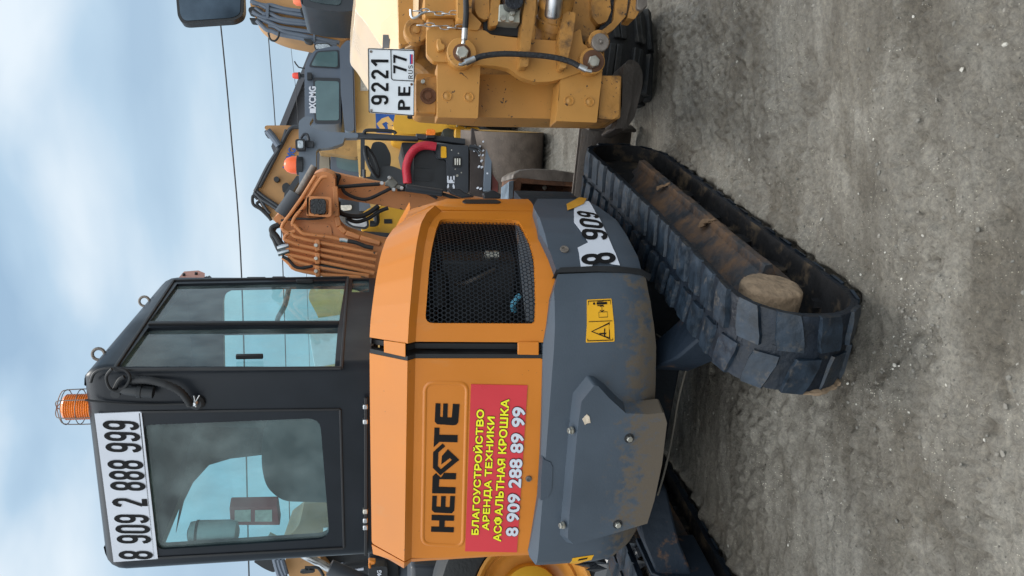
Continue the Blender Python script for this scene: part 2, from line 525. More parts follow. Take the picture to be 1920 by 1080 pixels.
# ------------------------------------------------------------------ lettering
FC = None
def text_mesh(body, off=0.0):        # built-in font outlines, normalised to height of a capital
    cu = bpy.data.curves.new('lettering', 'FONT')
    cu.body = body
    cu.offset = off
    cu.resolution_u = 3
    o = bpy.data.objects.new('lettering', cu)
    COL.objects.link(o)
    dg = bpy.context.evaluated_depsgraph_get()
    me = bpy.data.meshes.new_from_object(o.evaluated_get(dg))
    vs = [v.co.copy() for v in me.vertices]
    fs = [list(p.vertices) for p in me.polygons]
    bpy.data.objects.remove(o)
    bpy.data.curves.remove(cu)
    bpy.data.meshes.remove(me)
    return vs, fs
def put_text(mb, body, O, U, V, off=0.0, lift=0, mi=0, rng=None):   # fill the box O + U (width) + V (height)
    vs, fs = text_mesh(body, off)
    b, _ = text_mesh(body, 0.0)
    x0, x1 = min(v.x for v in b), max(v.x for v in b)
    y0, y1 = min(v.y for v in b), max(v.y for v in b)
    n = Vector(U).cross(Vector(V)).normalized()
    if rng:
        fs = [f for f in fs if rng[0] <= (sum(vs[i].x for i in f) / len(f) - x0) / (x1 - x0) < rng[1]]
        use = sorted({i for f in fs for i in f}); ix = {j: k for k, j in enumerate(use)}
        vs = [vs[i] for i in use]; fs = [[ix[i] for i in f] for f in fs]
    mb.add([Vector(O) + Vector(U) * ((v.x - x0) / (x1 - x0)) + Vector(V) * ((v.y - y0) / (y1 - y0)) + n * lift for v in vs], fs, mi)
def bold(mb, body, O, U, V, r, lift, rng=None):  # thickened by overlaid shifted copies
    un = Vector(U).normalized() * Vector(V).length
    for k in range(8):
        a = k * math.pi / 4
        put_text(mb, body, Vector(O) + un * (r * math.cos(a)) + Vector(V) * (r * math.sin(a)), U, V, 0, lift=lift + k * .00012, rng=rng)
def arcp(cx, cy, rx, ry, a0, a1, n=6):
    return [(cx + rx * math.cos(R(a0 + (a1 - a0) * i / n)), cy + ry * math.sin(R(a0 + (a1 - a0) * i / n))) for i in range(n + 1)]
def oval(x0, y0, x1, y1, r=.5):      # closed rounded loop
    rr = min((x1 - x0) / 2, r)
    ry = min((y1 - y0) / 2, r)
    return arcp(x1 - rr, y1 - ry, rr, ry, 0, 90) + arcp(x0 + rr, y1 - ry, rr, ry, 90, 180) + arcp(x0 + rr, y0 + ry, rr, ry, 180, 270) + arcp(x1 - rr, y0 + ry, rr, ry, 270, 360)
h_ = .075                            # half stroke
GLY = {
 '0': [(oval(h_, h_, .5 - h_, 1 - h_, .18), True)],
 '8': [(oval(h_, .5, .5 - h_, 1 - h_, .18), True), (oval(h_, h_, .5 - h_, .5, .18), True)],
 '9': [(oval(h_, .46, .5 - h_, 1 - h_, .18), True), ([(.5 - h_, .62)] + arcp(.25, .25, .175, .175, 0, -180), False)],
 '2': [(arcp(.25, 1 - h_ - .175, .175, .175, 180, 0) + [(.42, .62), (.1, .13)], False), ([(.06, h_), (.47, h_)], False)],
 '1': [([(.30, 0), (.30, 1)], False), ([(.06, .68), (.30, .95)], False)],
 '7': [([(.02, 1 - h_), (.45, 1 - h_), (.2, 0)], False)],
 'P': [([(h_, 0), (h_, 1)], False), ([(h_, 1 - h_)] + arcp(.27, .72, .155, .2, 90, -90) + [(h_, .52)], False)],
 'E': [([(h_, 0), (h_, 1)], False), ([(h_, 1 - h_), (.46, 1 - h_)], False), ([(h_, .5), (.42, .5)], False), ([(h_, h_), (.46, h_)], False)],
 'R': [([(h_, 0), (h_, 1)], False), ([(h_, 1 - h_)] + arcp(.27, .72, .155, .2, 90, -90) + [(h_, .52)], False), ([(.25, .5), (.44, 0)], False)],
 'U': [([(h_, 1)] + arcp(.25, .25, .175, .175, 180, 360) + [(.5 - h_, 1)], False)],
 'S': [(arcp(.25, .74, .175, .185, 20, 270) + arcp(.25, .26, .175, .22, 90, -160), False)],
 'C': [(arcp(.25, .74, .175, .185, 10, 180) + arcp(.25, .26, .175, .185, 180, 350), False)],
}
def stroke(mb, pts, wd, closed, fn, mi=0):
    m = len(pts)
    P = [Vector(q) for q in pts]
    if closed:
        Q = [P[0]]
        for q in P[1:]:
            if (q - Q[-1]).length > 1e-4: Q.append(q)
        if (Q[0] - Q[-1]).length < 1e-4: Q.pop()
        P = Q; m = len(P)
    vs = []
    for i in range(m):
        a = P[i - 1] if (i or closed) else P[i]
        c = P[(i + 1) % m] if (i < m - 1 or closed) else P[i]
        d1 = (P[i] - a).normalized() if (P[i] - a).length > 1e-6 else (c - P[i]).normalized()
        d2 = (c - P[i]).normalized() if (c - P[i]).length > 1e-6 else d1
        n1, n2 = Vector((-d1.y, d1.x)), Vector((-d2.y, d2.x))
        nn = (n1 + n2)
        nn = nn.normalized() if nn.length > 1e-6 else n1
        k = min(1.8, 1 / max(.4, nn.dot(n1)))
        vs += [P[i] + nn * (wd / 2 * k), P[i] - nn * (wd / 2 * k)]
    fs = []
    for i in range(m if closed else m - 1):
        j = (i + 1) % m
        fs.append((2 * i, 2 * j, 2 * j + 1, 2 * i + 1))
    mb.add([fn(v.x, v.y) for v in vs], fs, mi)
def glyphs(mb, s, fn, adv=.62, wd=.15, space=.4, wsc=1.0, mi=0):
    # fn maps text-box units (width of whole string, height 1) normalised to 0..1 in x; fn(u, v, lift)
    tot = sum(space if c == ' ' else adv for c in s) - (adv - .5)
    x = 0
    k = 0
    for c in s:
        if c == ' ':
            x += space; continue
        for (pts, cl) in GLY[c]:
            k += 1
            # letter strokes kept even in both directions
            stroke(mb, pts, wd, cl, (lambda a, b, x=x, k=k: fn((x + a) / tot, b, (k % 3) * .0004)), mi)
        x += adv
def affine(O, U, V, lift=.0015):
    O, U, V = Vector(O), Vector(U), Vector(V)
    n = U.cross(V).normalized()
    return lambda a, b, l=0: O + U * a + V * b + n * (lift + l)
# ------------------------------------------------------------------ ground
def axis(lo, hi, step, far, g=1.22):
    a = list(np.arange(lo, hi, step))
    st, x = step, hi
    while x < far:
        a.append(x); st *= g; x += st
    a.append(far)
    st, x = step, lo - step
    b = []
    while x > -far:
        b.append(x); st *= g; x -= st
    b.append(-far)
    return np.array(sorted(b) + a)
def vnoise(x, y, seed, n=512):       # smooth value noise
    rs = np.random.RandomState(seed)
    T = rs.rand(n, n)
    xi, yi = np.floor(x).astype(int), np.floor(y).astype(int)
    fx, fy = x - xi, y - yi
    fx, fy = fx * fx * (3 - 2 * fx), fy * fy * (3 - 2 * fy)
    a, b = T[xi % n, yi % n], T[(xi + 1) % n, yi % n]
    c, d_ = T[xi % n, (yi + 1) % n], T[(xi + 1) % n, (yi + 1) % n]
    return (a * (1 - fx) + b * fx) * (1 - fy) + (c * (1 - fx) + d_ * fx) * fy
def gheight(X_, Y_):
    h = np.zeros_like(X_)
    h += .030 * (vnoise(X_ * .9, Y_ * .9, 1) - .5)
    h += .022 * (vnoise(X_ * 2.2, Y_ * 5, 2) - .5)            # ruts lie across the view
    h += .014 * (vnoise(X_ * 5, Y_ * 15, 3) - .5)
    h += .006 * (vnoise(X_ * 18, Y_ * 38, 4) - .5)
    f = vnoise(X_ * 60, Y_ * 70, 5)
    h += .010 * (f - .5)
    pit = vnoise(X_ * 34, Y_ * 40, 31)
    h -= .014 * np.clip((.17 - pit) * 9, 0, 1)
    # clods in patches
    pm = np.clip((vnoise(X_ * 1.6 + 9, Y_ * 2.6, 6) - .48) * 5, 0, 1)
    cl = np.abs(vnoise(X_ * 30, Y_ * 34, 7) - .5) * 2
    h += pm * .030 * (cl - .35)
    # long drag grooves
    gr = np.abs(vnoise(X_ * .8, Y_ * 42, 8) - .5) * 2
    h -= .010 * np.clip((.22 - gr) * 5, 0, 1) * np.clip((vnoise(X_ * 1.3, Y_ * 3, 9) - .4) * 4, 0, 1)
    # two tyre passes with lug prints
    for (y0, sl_, wd, ph) in ((2.02, .05, .13, 0.), (2.62, .02, .16, .4), (1.76, -.06, .1, .2)):
        v = Y_ - (y0 + sl_ * X_)
        mk = np.clip(1.3 - np.abs(v) / wd, 0, 1)
        lug = ((X_ + np.abs(v) * .7) / .115 + ph) % 1
        lg = np.clip(np.minimum(lug, 1 - lug) * 7 - .7, 0, 1)
        keep = np.clip((vnoise(X_ * 2.6, Y_ * 4, 11 + int(y0 * 9)) - .42) * 5, 0, 1)
        h += mk * keep * (-.016 * (1 - lg)) - mk * .006
    # cracked wet edge close to the camera
    wm = np.clip((1.86 - Y_) * 5 - .2 + (vnoise(X_ * 2, Y_ * 2, 21) - .5) * 2.2, 0, 1)
    ck = np.abs(vnoise(X_ * 11, Y_ * 13, 22) - .5) * 2
    h -= wm * .02 * np.clip((.25 - ck) * 5, 0, 1)
    a_ = math.radians(24.3)
    ux, uy = X_ + .449, Y_ - 3.48
    la = ux * math.cos(a_) - uy * math.sin(a_)
    lo = ux * math.sin(a_) + uy * math.cos(a_)
    dd_ = np.maximum(np.abs(np.abs(la) - .752) - .125, np.abs(lo) - .90)
    nn_ = vnoise(X_ * 24, Y_ * 26, 41)
    h += .034 * np.exp(-((dd_ - .025) / .03) ** 2) * (.25 + nn_) - .02 * (dd_ < 0)
    h *= np.clip(1.4 - (np.abs(Y_ - 3)) / 25, .15, 1)
    return h - .012
gx, gy = axis(-2.1, 2.7, .0115, 600), axis(1.35, 5.6, .0115, 600)
XX, YY = np.meshgrid(gx, gy, indexing='ij')
ZZ = gheight(XX, YY)
nx, ny = len(gx), len(gy)
gm = bpy.data.meshes.new('ground')
co = np.stack([XX, YY, ZZ], -1).reshape(-1, 3).astype('f4')
ii = np.arange(nx * ny).reshape(nx, ny)
qd = np.stack([ii[:-1, :-1], ii[1:, :-1], ii[1:, 1:], ii[:-1, 1:]], -1).reshape(-1, 4)
gm.vertices.add(len(co)); gm.vertices.foreach_set('co', co.ravel())
gm.loops.add(qd.size); gm.loops.foreach_set('vertex_index', qd.ravel().astype('i4'))
gm.polygons.add(len(qd)); gm.polygons.foreach_set('loop_start', np.arange(0, qd.size, 4, dtype='i4'))
gm.polygons.foreach_set('loop_total', np.full(len(qd), 4, dtype='i4'))
gm.update(calc_edges=True)
gm.polygons.foreach_set('use_smooth', np.ones(len(qd), bool))
def ground_mat():
    m = bpy.data.materials.new('packed_mud')
    m.use_nodes = True
    t = m.node_tree
    b = t.nodes['Principled BSDF']
    c = N(t, 'ShaderNodeTexCoord')
    def noise_(sc, det=6, ro=.55, dis=0, mp_=None):
        n = N(t, 'ShaderNodeTexNoise')
        n.inputs['Scale'].default_value = sc; n.inputs['Detail'].default_value = det
        n.inputs['Roughness'].default_value = ro; n.inputs['Distortion'].default_value = dis
        if mp_:
            q = N(t, 'ShaderNodeMapping'); q.inputs['Scale'].default_value = mp_
            t.links.new(c.outputs['Object'], q.inputs[0]); t.links.new(q.outputs[0], n.inputs[0])
        else:
            t.links.new(c.outputs['Object'], n.inputs[0])
        return n
    def ramp(src, stops):
        r = N(t, 'ShaderNodeValToRGB')
        r.color_ramp.elements[0].position, r.color_ramp.elements[0].color = stops[0][0], (*stops[0][1], 1)
        r.color_ramp.elements[1].position, r.color_ramp.elements[1].color = stops[-1][0], (*stops[-1][1], 1)
        for p_, cc in stops[1:-1]:
            e_ = r.color_ramp.elements.new(p_); e_.color = (*cc, 1)
        t.links.new(src, r.inputs[0])
        return r.outputs[0]
    def mix(a, b_, f, mode='MIX'):
        q = N(t, 'ShaderNodeMixRGB', blend_type=mode)
        for i, s_ in ((0, f), (1, a), (2, b_)):
            if isinstance(s_, (int, float)): q.inputs[i].default_value = s_
            elif isinstance(s_, tuple): q.inputs[i].default_value = (*s_, 1)
            else: t.links.new(s_, q.inputs[i])
        return q.outputs[0]
    big = noise_(1.1, 8, .6, .4, (1, 2.2, 1))
    base = ramp(big.outputs[0], [(.3, (.130, .117, .096)), (.5, (.198, .182, .154)), (.7, (.268, .250, .215))])
    stre = noise_(2.0, 7, .6, .2, (1.2, 14, 1))
    base = mix(base, ramp(stre.outputs[0], [(.35, (.62, .6, .58)), (.6, (1, 1, 1))]), .55, 'MULTIPLY')
    fine = noise_(70, 8, .78)
    base = mix(base, ramp(fine.outputs[0], [(.3, (.42, .41, .39)), (.5, (1, 1, 1)), (.7, (1.6, 1.58, 1.5))]), .8, 'MULTIPLY')
    # pale grit
    vo = N(t, 'ShaderNodeTexVoronoi'); vo.inputs['Scale'].default_value = 120; vo.inputs['Randomness'].default_value = 1
    t.links.new(c.outputs['Object'], vo.inputs[0])
    sg = noise_(4.5, 5, .7)
    gd = N(t, 'ShaderNodeMapRange'); gd.inputs[1].default_value = .45; gd.inputs[2].default_value = .75; gd.inputs[3].default_value = .10; gd.inputs[4].default_value = .40
    t.links.new(sg.outputs[0], gd.inputs[0])
    lt = N(t, 'ShaderNodeMath', operation='LESS_THAN')
    t.links.new(vo.outputs['Distance'], lt.inputs[0]); t.links.new(gd.outputs[0], lt.inputs[1])
    sp = N(t, 'ShaderNodeSeparateXYZ'); t.links.new(vo.outputs['Color'], sp.inputs[0])
    g2 = N(t, 'ShaderNodeMath', operation='GREATER_THAN'); g2.inputs[1].default_value = .74
    t.links.new(sp.outputs[0], g2.inputs[0])
    ml = N(t, 'ShaderNodeMath', operation='MULTIPLY'); t.links.new(lt.outputs[0], ml.inputs[0]); t.links.new(g2.outputs[0], ml.inputs[1])
    ml2 = N(t, 'ShaderNodeMath', operation='MULTIPLY'); ml2.inputs[1].default_value = .7
    t.links.new(ml.outputs[0], ml2.inputs[0])
    base = mix(base, (.60, .56, .46), ml2.outputs[0])
    vp = N(t, 'ShaderNodeTexVoronoi'); vp.inputs['Scale'].default_value = 46
    t.links.new(c.outputs['Object'], vp.inputs[0])
    wob = noise_(140, 3, .6)
    va = N(t, 'ShaderNodeMath', operation='MULTIPLY_ADD'); va.inputs[1].default_value = .5
    t.links.new(wob.outputs[0], va.inputs[0]); t.links.new(vp.outputs['Distance'], va.inputs[2])
    vl = N(t, 'ShaderNodeMath', operation='LESS_THAN'); vl.inputs[1].default_value = .36
    t.links.new(va.outputs[0], vl.inputs[0])
    vs_ = N(t, 'ShaderNodeSeparateXYZ'); t.links.new(vp.outputs['Color'], vs_.inputs[0])
    vg = N(t, 'ShaderNodeMath', operation='GREATER_THAN'); vg.inputs[1].default_value = .72
    t.links.new(vs_.outputs[1], vg.inputs[0])
    vm = N(t, 'ShaderNodeMath', operation='MULTIPLY'); t.links.new(vl.outputs[0], vm.inputs[0]); t.links.new(vg.outputs[0], vm.inputs[1])
    vq = N(t, 'ShaderNodeMath', operation='MULTIPLY'); vq.inputs[1].default_value = .8; t.links.new(vm.outputs[0], vq.inputs[0])
    base = mix(base, (.05, .045, .038), vq.outputs[0])
    damp = noise_(1.9, 7, .62, .6, (1, 1.7, 1))
    base = mix(base, ramp(damp.outputs[0], [(.40, (.58, .55, .51)), (.52, (1, 1, 1))]), .8, 'MULTIPLY')
    t.links.new(base, b.inputs['Base Color'])
    wet = noise_(2.3, 5, .5, .3, (1, 1.8, 1))
    wr = ramp(wet.outputs[0], [(.36, (.42, .42, .42)), (.56, (.82, .82, .82))])
    t.links.new(wr, b.inputs['Roughness'])
    b.inputs['Specular IOR Level'].default_value = .45
    f2 = noise_(110, 5, .65)
    ad = N(t, 'ShaderNodeMath', operation='ADD'); t.links.new(fine.outputs[0], ad.inputs[0]); t.links.new(f2.outputs[0], ad.inputs[1])
    ad2 = N(t, 'ShaderNodeMath', operation='ADD'); t.links.new(ad.outputs[0], ad2.inputs[0]); t.links.new(ml.outputs[0], ad2.inputs[1])
    bu = N(t, 'ShaderNodeBump'); bu.inputs['Strength'].default_value = .8; bu.inputs['Distance'].default_value = .012
    t.links.new(ad2.outputs[0], bu.inputs['Height']); t.links.new(bu.outputs[0], b.inputs['Normal'])
    return m
gm.materials.append(ground_mat())
go = bpy.data.objects.new('ground', gm)
COL.objects.link(go)
tag(go, 'rutted grey brown packed mud with tyre prints and gravel', kind='structure')
# loose grit and pebbles
def stone_mat():
    m = bpy.data.materials.new('grit')
    m.use_nodes = True
    t = m.node_tree
    g = N(t, 'ShaderNodeNewGeometry')
    r = N(t, 'ShaderNodeValToRGB')
    r.color_ramp.elements[0].color = (.12, .115, .10, 1)
    r.color_ramp.elements[1].color = (.46, .44, .39, 1)
    e_ = r.color_ramp.elements.new(.75); e_.color = (.19, .175, .15, 1)
    t.links.new(g.outputs['Random Per Island'], r.inputs[0])
    t.links.new(r.outputs[0], t.nodes['Principled BSDF'].inputs['Base Color'])
    t.nodes['Principled BSDF'].inputs['Roughness'].default_value = .8
    return m
sm_ = MB()
rs = random.Random(3)
PHI = [(0, .53, .85), (0, -.53, .85), (0, .53, -.85), (0, -.53, -.85), (.53, .85, 0), (-.53, .85, 0), (.53, -.85, 0), (-.53, -.85, 0), (.85, 0, .53), (.85, 0, -.53), (-.85, 0, .53), (-.85, 0, -.53)]
ICO = [(0, 1, 8), (0, 10, 1), (0, 8, 4), (0, 4, 5), (0, 5, 10), (1, 6, 8), (1, 7, 6), (1, 10, 7), (2, 3, 11), (2, 9, 3), (2, 4, 9), (2, 5, 4), (2, 11, 5), (3, 6, 7), (3, 9, 6), (3, 7, 11), (4, 8, 9), (5, 11, 10), (6, 9, 8), (7, 10, 11)]
sx, sy, sz = [], [], []
n_ = 0
while n_ < 5000:
    yy = 1.5 + 5.2 * rs.random() ** 1.5
    xx = rs.uniform(-.5, .62) * yy * .85 + .1
    dn = noise.noise((xx * 1.3, yy * 2.2, 3.1)) + .35 * noise.noise((xx * 5, yy * 6, 8))
    if rs.random() > .22 + 1.3 * max(0, dn):
        continue
    sx.append(xx); sy.append(yy); sz.append(.0014 + .0075 * rs.random() ** 7); n_ += 1
for k in range(700):                  # crumbs shed along the track
    la_, lo_ = rs.gauss(.90, .07) if rs.random() < .6 else rs.gauss(.56, .08), rs.uniform(-1.25, 1.0)
    if rs.random() < .3: la_, lo_ = rs.uniform(.5, 1), -1.05 - abs(rs.gauss(0, .12))
    if .61 < la_ < .9 and -.95 < lo_: continue
    a_ = R(24.3)
    sx.append(-.449 + la_ * math.cos(a_) + lo_ * math.sin(a_)); sy.append(3.48 - la_ * math.sin(a_) + lo_ * math.cos(a_)); sz.append(.002 + .006 * rs.random() ** 4)
hh = gheight(np.array(sx), np.array(sy))
for x_, y_, r_, z_ in zip(sx, sy, sz, hh):
    a = rs.random() * 6.28
    ca, sa = math.cos(a), math.sin(a)
    e1, e2, e3 = r_ * rs.uniform(.8, 1.5), r_ * rs.uniform(.6, 1.1), r_ * rs.uniform(.4, .8)
    vs = []
    for (px, py, pz) in PHI:
        k = rs.uniform(.78, 1.15)
        px, py, pz = px * e1 * k, py * e2 * k, pz * e3 * k
        vs.append((x_ + ca * px - sa * py, y_ + sa * px + ca * py, z_ + pz + r_ * .15))
    sm_.add(vs, ICO)
so_ = sm_.build('loose_gravel', stone_mat(), smooth=0)
tag(so_, 'pale grit and small stones pressed into the mud', 'gravel', kind='stuff')

# ================================================================== MINI EXCAVATOR
EX = thing('mini_excavator', 'orange and slate grey mini excavator with a black cab, seen from behind', 'mini excavator', UF)
def U3(lx, ly, z):
    return UF @ Vector((lx, ly, z))
def T3(lx, ly, z):
    return TF @ Vector((lx, ly, z))
def uvec(lx, ly, z=0):
    return UF.to_3x3() @ Vector((lx, ly, z))
# ---- plans of the curved tail
HP = Plan([(-.535, -.40), (-.533, -.50), (-.522, -.54), (-.49, -.56), (.42, -.56), (.50, -.552), (.575, -.525), (.65, -.47), (.71, -.40), (.757, -.31), (.79, -.21), (.815, -.05), (.83, .12), (.84, .30)])
TOPX = [(693, 1045), (693, 860), (693, 672), (693, 640), (695, 600), (699, 560), (705, 510), (713, 465), (723, 430), (737, 408), (752, 396), (762, 385), (768, 371)]
TOPS = sorted(HP.hit(*q) for q in TOPX)
def hood_prof(s, z):
    top = float(np.interp(s, [q[0] for q in TOPS], [q[1] for q in TOPS]))
    k = 0
    if z > top - .165: k += min(1, (z - (top - .165)) / .03) * .024
    if z > top - .135: k -= (z - (top - .135)) * .55
    return k
HP.prof = hood_prof
HP.shear = lambda s: 1.60 - float(np.interp(s, [q[0] for q in TOPS], [q[1] for q in TOPS]))
CP = Plan([(-.575, -.34), (-.572, -.50), (-.555, -.565), (-.52, -.595), (-.46, -.605), (.42, -.605), (.51, -.595), (.60, -.56), (.68, -.505), (.745, -.43), (.80, -.33), (.838, -.22), (.86, -.06), (.87, .12), (.875, .30)])
def cw_prof(s, z):
    k = 0
    if z > .925: k -= (z - .925) * 1.2
    if z < .66: k -= (.66 - z) ** 2 * 1.9
    return k
CP.prof = cw_prof
# ---- counterweight
cwo = [(995, 1058), (993, 1046), (1000, 1010), (1011, 940), (1016, 860), (1019, 780), (1021, 700), (1022, 655), (1034, 560), (1046, 514), (1120, 511), (1213, 512),
       (1220, 545), (1230, 600), (1238, 660), (1239, 730), (1238, 790), (1236, 850), (1226, 920), (1214, 970), (1200, 1008), (1178, 1030), (1150, 1045), (1110, 1056), (1060, 1062), (1012, 1064)]
cm = CP.slab(cwo, -.16, 0, zs=(.5, .54, .58, .62, .66, .80, .925, .95, .98))
CWT = cm.build('counterweight', GREYP, EX, bevel=.006)
sco = [(1008, 372), (1000, 385), (1012, 430), (1026, 460), (1043, 505), (1120, 502), (1206, 503), (1198, 475), (1181, 445), (1155, 408), (1120, 385), (1092, 372)]
SCV = CP.slab(sco, -.16, -.002, zs=(.5, .54, .58, .62, .66, .80, .925, .95)).build('side_cover', GREYC, EX, bevel=.006)
# rubber lip hanging in the joint
m = CP.slab([(1040, 512), (1050, 503), (1120, 500), (1205, 502), (1226, 508), (1222, 520), (1205, 513), (1120, 510)], -.1, .006, zs=(.5, .58, .66, .8))
m.build('rubber_seal', RUBBER, EX)
# ---- bolted plate on the counterweight (raised cast block)
def pl(x, y, d=0):
    s, z = CP.hit(x, y)
    return CP.at(s, z, d - cw_prof(s, z))
def raised(name, outer, inner, d1, material, parent, skirt=0):
    m = MB()
    a = [pl(x, y, -.02) for x, y in outer]
    b = [pl(x, y, d1) for x, y in inner]
    n = len(a)
    m.add(a + b, [(i, (i + 1) % n, n + (i + 1) % n, n + i) for i in range(n)])
    tri = tessellate_polygon([b])
    m.add(b, tri)
    return m.build(name, material, parent, bevel=.006, smooth=30)
raised('bolted_block', [(1098, 700), (1070, 735), (1064, 790), (1048, 975), (1046, 1005), (1060, 1022), (1160, 1000), (1208, 985), (1225, 930), (1239, 860), (1248, 775), (1238, 752), (1205, 755), (1170, 752), (1140, 722), (1112, 702)],
       [(1108, 712), (1084, 742), (1077, 792), (1060, 975), (1059, 995), (1070, 1007), (1150, 985), (1206, 968), (1219, 925), (1233, 858), (1242, 782), (1236, 763), (1206, 766), (1166, 764), (1134, 735), (1115, 714)], .05, GREYP, EX)
def pln(d=0):
    return uvec(0, -1, 0)
for (x, y) in ((1172, 810), (1151, 969)):
    c_ = pl(x, y, .05)
    m = MB().lathe(c_ - uvec(0, .004, 0) * 0 + uvec(0, .001, 0), uvec(0, -1, 0), [(0, .02), (.003, .02)], 20)
    wsh = m.build('washer', RUBBER, CWT)
    MB().hexnut(c_ - uvec(0, .002, 0), uvec(0, -1, 0), .0125, .012).build('hex_bolt', ZINC, CWT)
for (x, y) in ((1069, 799), (1053, 975)):
    c_ = pl(x, y, .034)
    MB().lathe(c_, uvec(0, -.25, 1), [(0, .015), (.005, .015)], 18).hexnut(c_ + uvec(0, -.001, .005), uvec(0, -.25, 1), .0125, .013).build('hex_bolt', ZINC, CWT)
# handle recess along the top edge and chipped filler
raised('handle_recess', [(1010, 940), (1030, 933), (1038, 918), (1040, 875), (1036, 862), (1016, 855), (1012, 900)], [(1013, 938), (1028, 930), (1034, 916), (1036, 876), (1032, 866), (1017, 860), (1014, 900)], .004, GREYC, CWT)
m = MB()
cc = pl(1093, 776, .052)
vs = [cc + uvec(math.cos(a) * r_ * 1.3, -.001, math.sin(a) * r_) for a, r_ in zip([k * .7 for k in range(9)], [.018, .014, .017, .012, .016, .011, .019, .013, .015])]
m.slab(vs, uvec(0, .003, 0))
m.build('chipped_patch', CHALK, CWT)
# bolt on the side cover
s_, z_ = CP.hit(1058, 468)
nn = (CP.at(s_, z_, .1) - CP.at(s_, z_, 0)).normalized()
MB().lathe(CP.at(s_, z_, 0), nn, [(0, .017), (.006, .016), (.0065, .009), (.003, .008)], 20).build('cap_screw', OLDST, SCV)
# ---- warning stickers
def decal(name, px, d, material, parent, plan=CP, rad=0):
    return plan.slab(px, d, d + .0015, rad=rad, step=.03, zs=(.6, .66, .72, .8)).build(name, material, parent)
WS = decal('warning_sticker', [(1098, 642), (1100, 562), (1146, 560), (1152, 640)], .001, WARN, EX, rad=.004)
WS['label'] = 'amber warning sticker with figure and triangle'
WQ = [Vector(CP.hit(*q)) for q in ((1152, 640), (1146, 560), (1098, 642), (1100, 562))]
fa = lambda a, b, l=0: CP.at(*((WQ[0] * (1 - a) + WQ[1] * a) * (1 - b) + (WQ[2] * (1 - a) + WQ[3] * a) * b), .004 + l)
m = MB()
def ln(m, fn, pts, wd, cl=False, l=0):
    stroke(m, pts, wd, cl, lambda x, y: fn(x, y, l))
ln(m, fa, [(.04, .06), (.96, .06), (.96, .94), (.04, .94)], .02, True)
ln(m, fa, [(.49, .06), (.49, .94)], .015, l=.0003)
ln(m, fa, [(.08, .18), (.44, .18), (.26, .82)], .035, True, .0005)
ln(m, fa, [(.2, .3), (.2, .55)], .03, False, .0008); ln(m, fa, [(.14, .36), (.32, .36)], .04, False, .0011)
ln(m, fa, [(.58, .22), (.70, .22), (.70, .55), (.58, .55)], .012, True)
ln(m, fa, [(.72, .42), (.84, .42)], .022); ln(m, fa, [(.74, .34), (.71, .42), (.74, .5)], .02, False, .0004); ln(m, fa, [(.82, .34), (.85, .42), (.82, .5)], .02, False, .0004)
ln(m, fa, [(.90, .2), (.90, .62)], .055, False, .0002); ln(m, fa, [(.90, .68), (.90, .76)], .05, False, .0006); ln(m, fa, [(.85, .35), (.85, .6)], .02, False, .0008); ln(m, fa, [(.945, .35), (.945, .6)], .015, False, .0010)
m.build('pictogram', INK, WS)
m = CP.slab([(1068, 1057), (1073, 1046), (1113, 1040), (1108, 1049), (1085, 1057)], .001, .0025, step=.03)
WS2 = m.build('warning_sticker', WARN, EX)
WS2['label'] = 'amber warning sticker on the far rounded corner, half out of sight'
m = CP.slab([(1083, 1050), (1085, 1047), (1102, 1044), (1100, 1047)], .0035, .004, step=.03)
m.build('pictogram', INK, WS2)
# ---- torn phone number on the side cover
NS = CP.slab([(1162, 498), (1147, 496), (1135, 489), (1121, 484), (1114, 488), (1110, 499), (1089, 502), (1083, 465), (1103, 455), (1093, 440), (1082, 425), (1076, 417), (1076, 396), (1080, 378), (1104, 378), (1118, 402), (1136, 436), (1150, 468)],
             .001, .0024, step=.02, zs=(.6, .62, .64, .66, .7, .75, .8)).build('torn_number_sticker', WHITEP, EX)
m = MB()
def curvetext(m, s, p0, p1, q0, q1, lift, mi=0, **kw):       # p0 p1: bottom left/right, q0 q1: top left/right (pixels) on CP
    P0, P1, Q0, Q1 = [Vector(CP.hit(*q)) for q in (p0, p1, q0, q1)]
    glyphs(m, s, lambda a, b, l=0: CP.at(*((P0 * (1 - a) + P1 * a) * (1 - b) + (Q0 * (1 - a) + Q1 * a) * b), lift + l), **kw)
curvetext(m, '8', (1156, 493), (1150, 474), (1092, 498), (1088, 479), .004, wd=.17)
m.build('lettering', INK, NS); m = MB()
curvetext(m, '909', (1141, 451), (1118, 402), (1092, 450), (1080, 396), .004, wd=.17, wsc=1)
m.build('lettering', INK, NS)
decal('gold_sticker', [(1062, 385), (1086, 372), (1100, 374), (1094, 384), (1076, 392), (1064, 396)], .004, GOLD, SCV)
# ---- hood door and engine cover
dro = [(693, 672), (1018, 672), (1013, 860), (1006, 940), (996, 1043), (760, 1046), (697, 1032), (694, 800)]
DR = HP.slab(dro, -.02, 0, rad=.012, zs=(1.2, 1.435, 1.465, 1.52, 1.56), step=.1).build('hood_door', ORANGE, EX, bevel=.004)
m = HP.slab([(697, 1036), (760, 1049), (996, 1046), (992, 1056), (762, 1064), (700, 1054)], -.03, -.004, zs=(1.2, 1.435, 1.465, 1.52))
m.build('hood_side', ORANGE, EX, bevel=.004)
def ph(x, y, d=0):
    s, z = HP.hit(x, y); return HP.at(s, z, d)
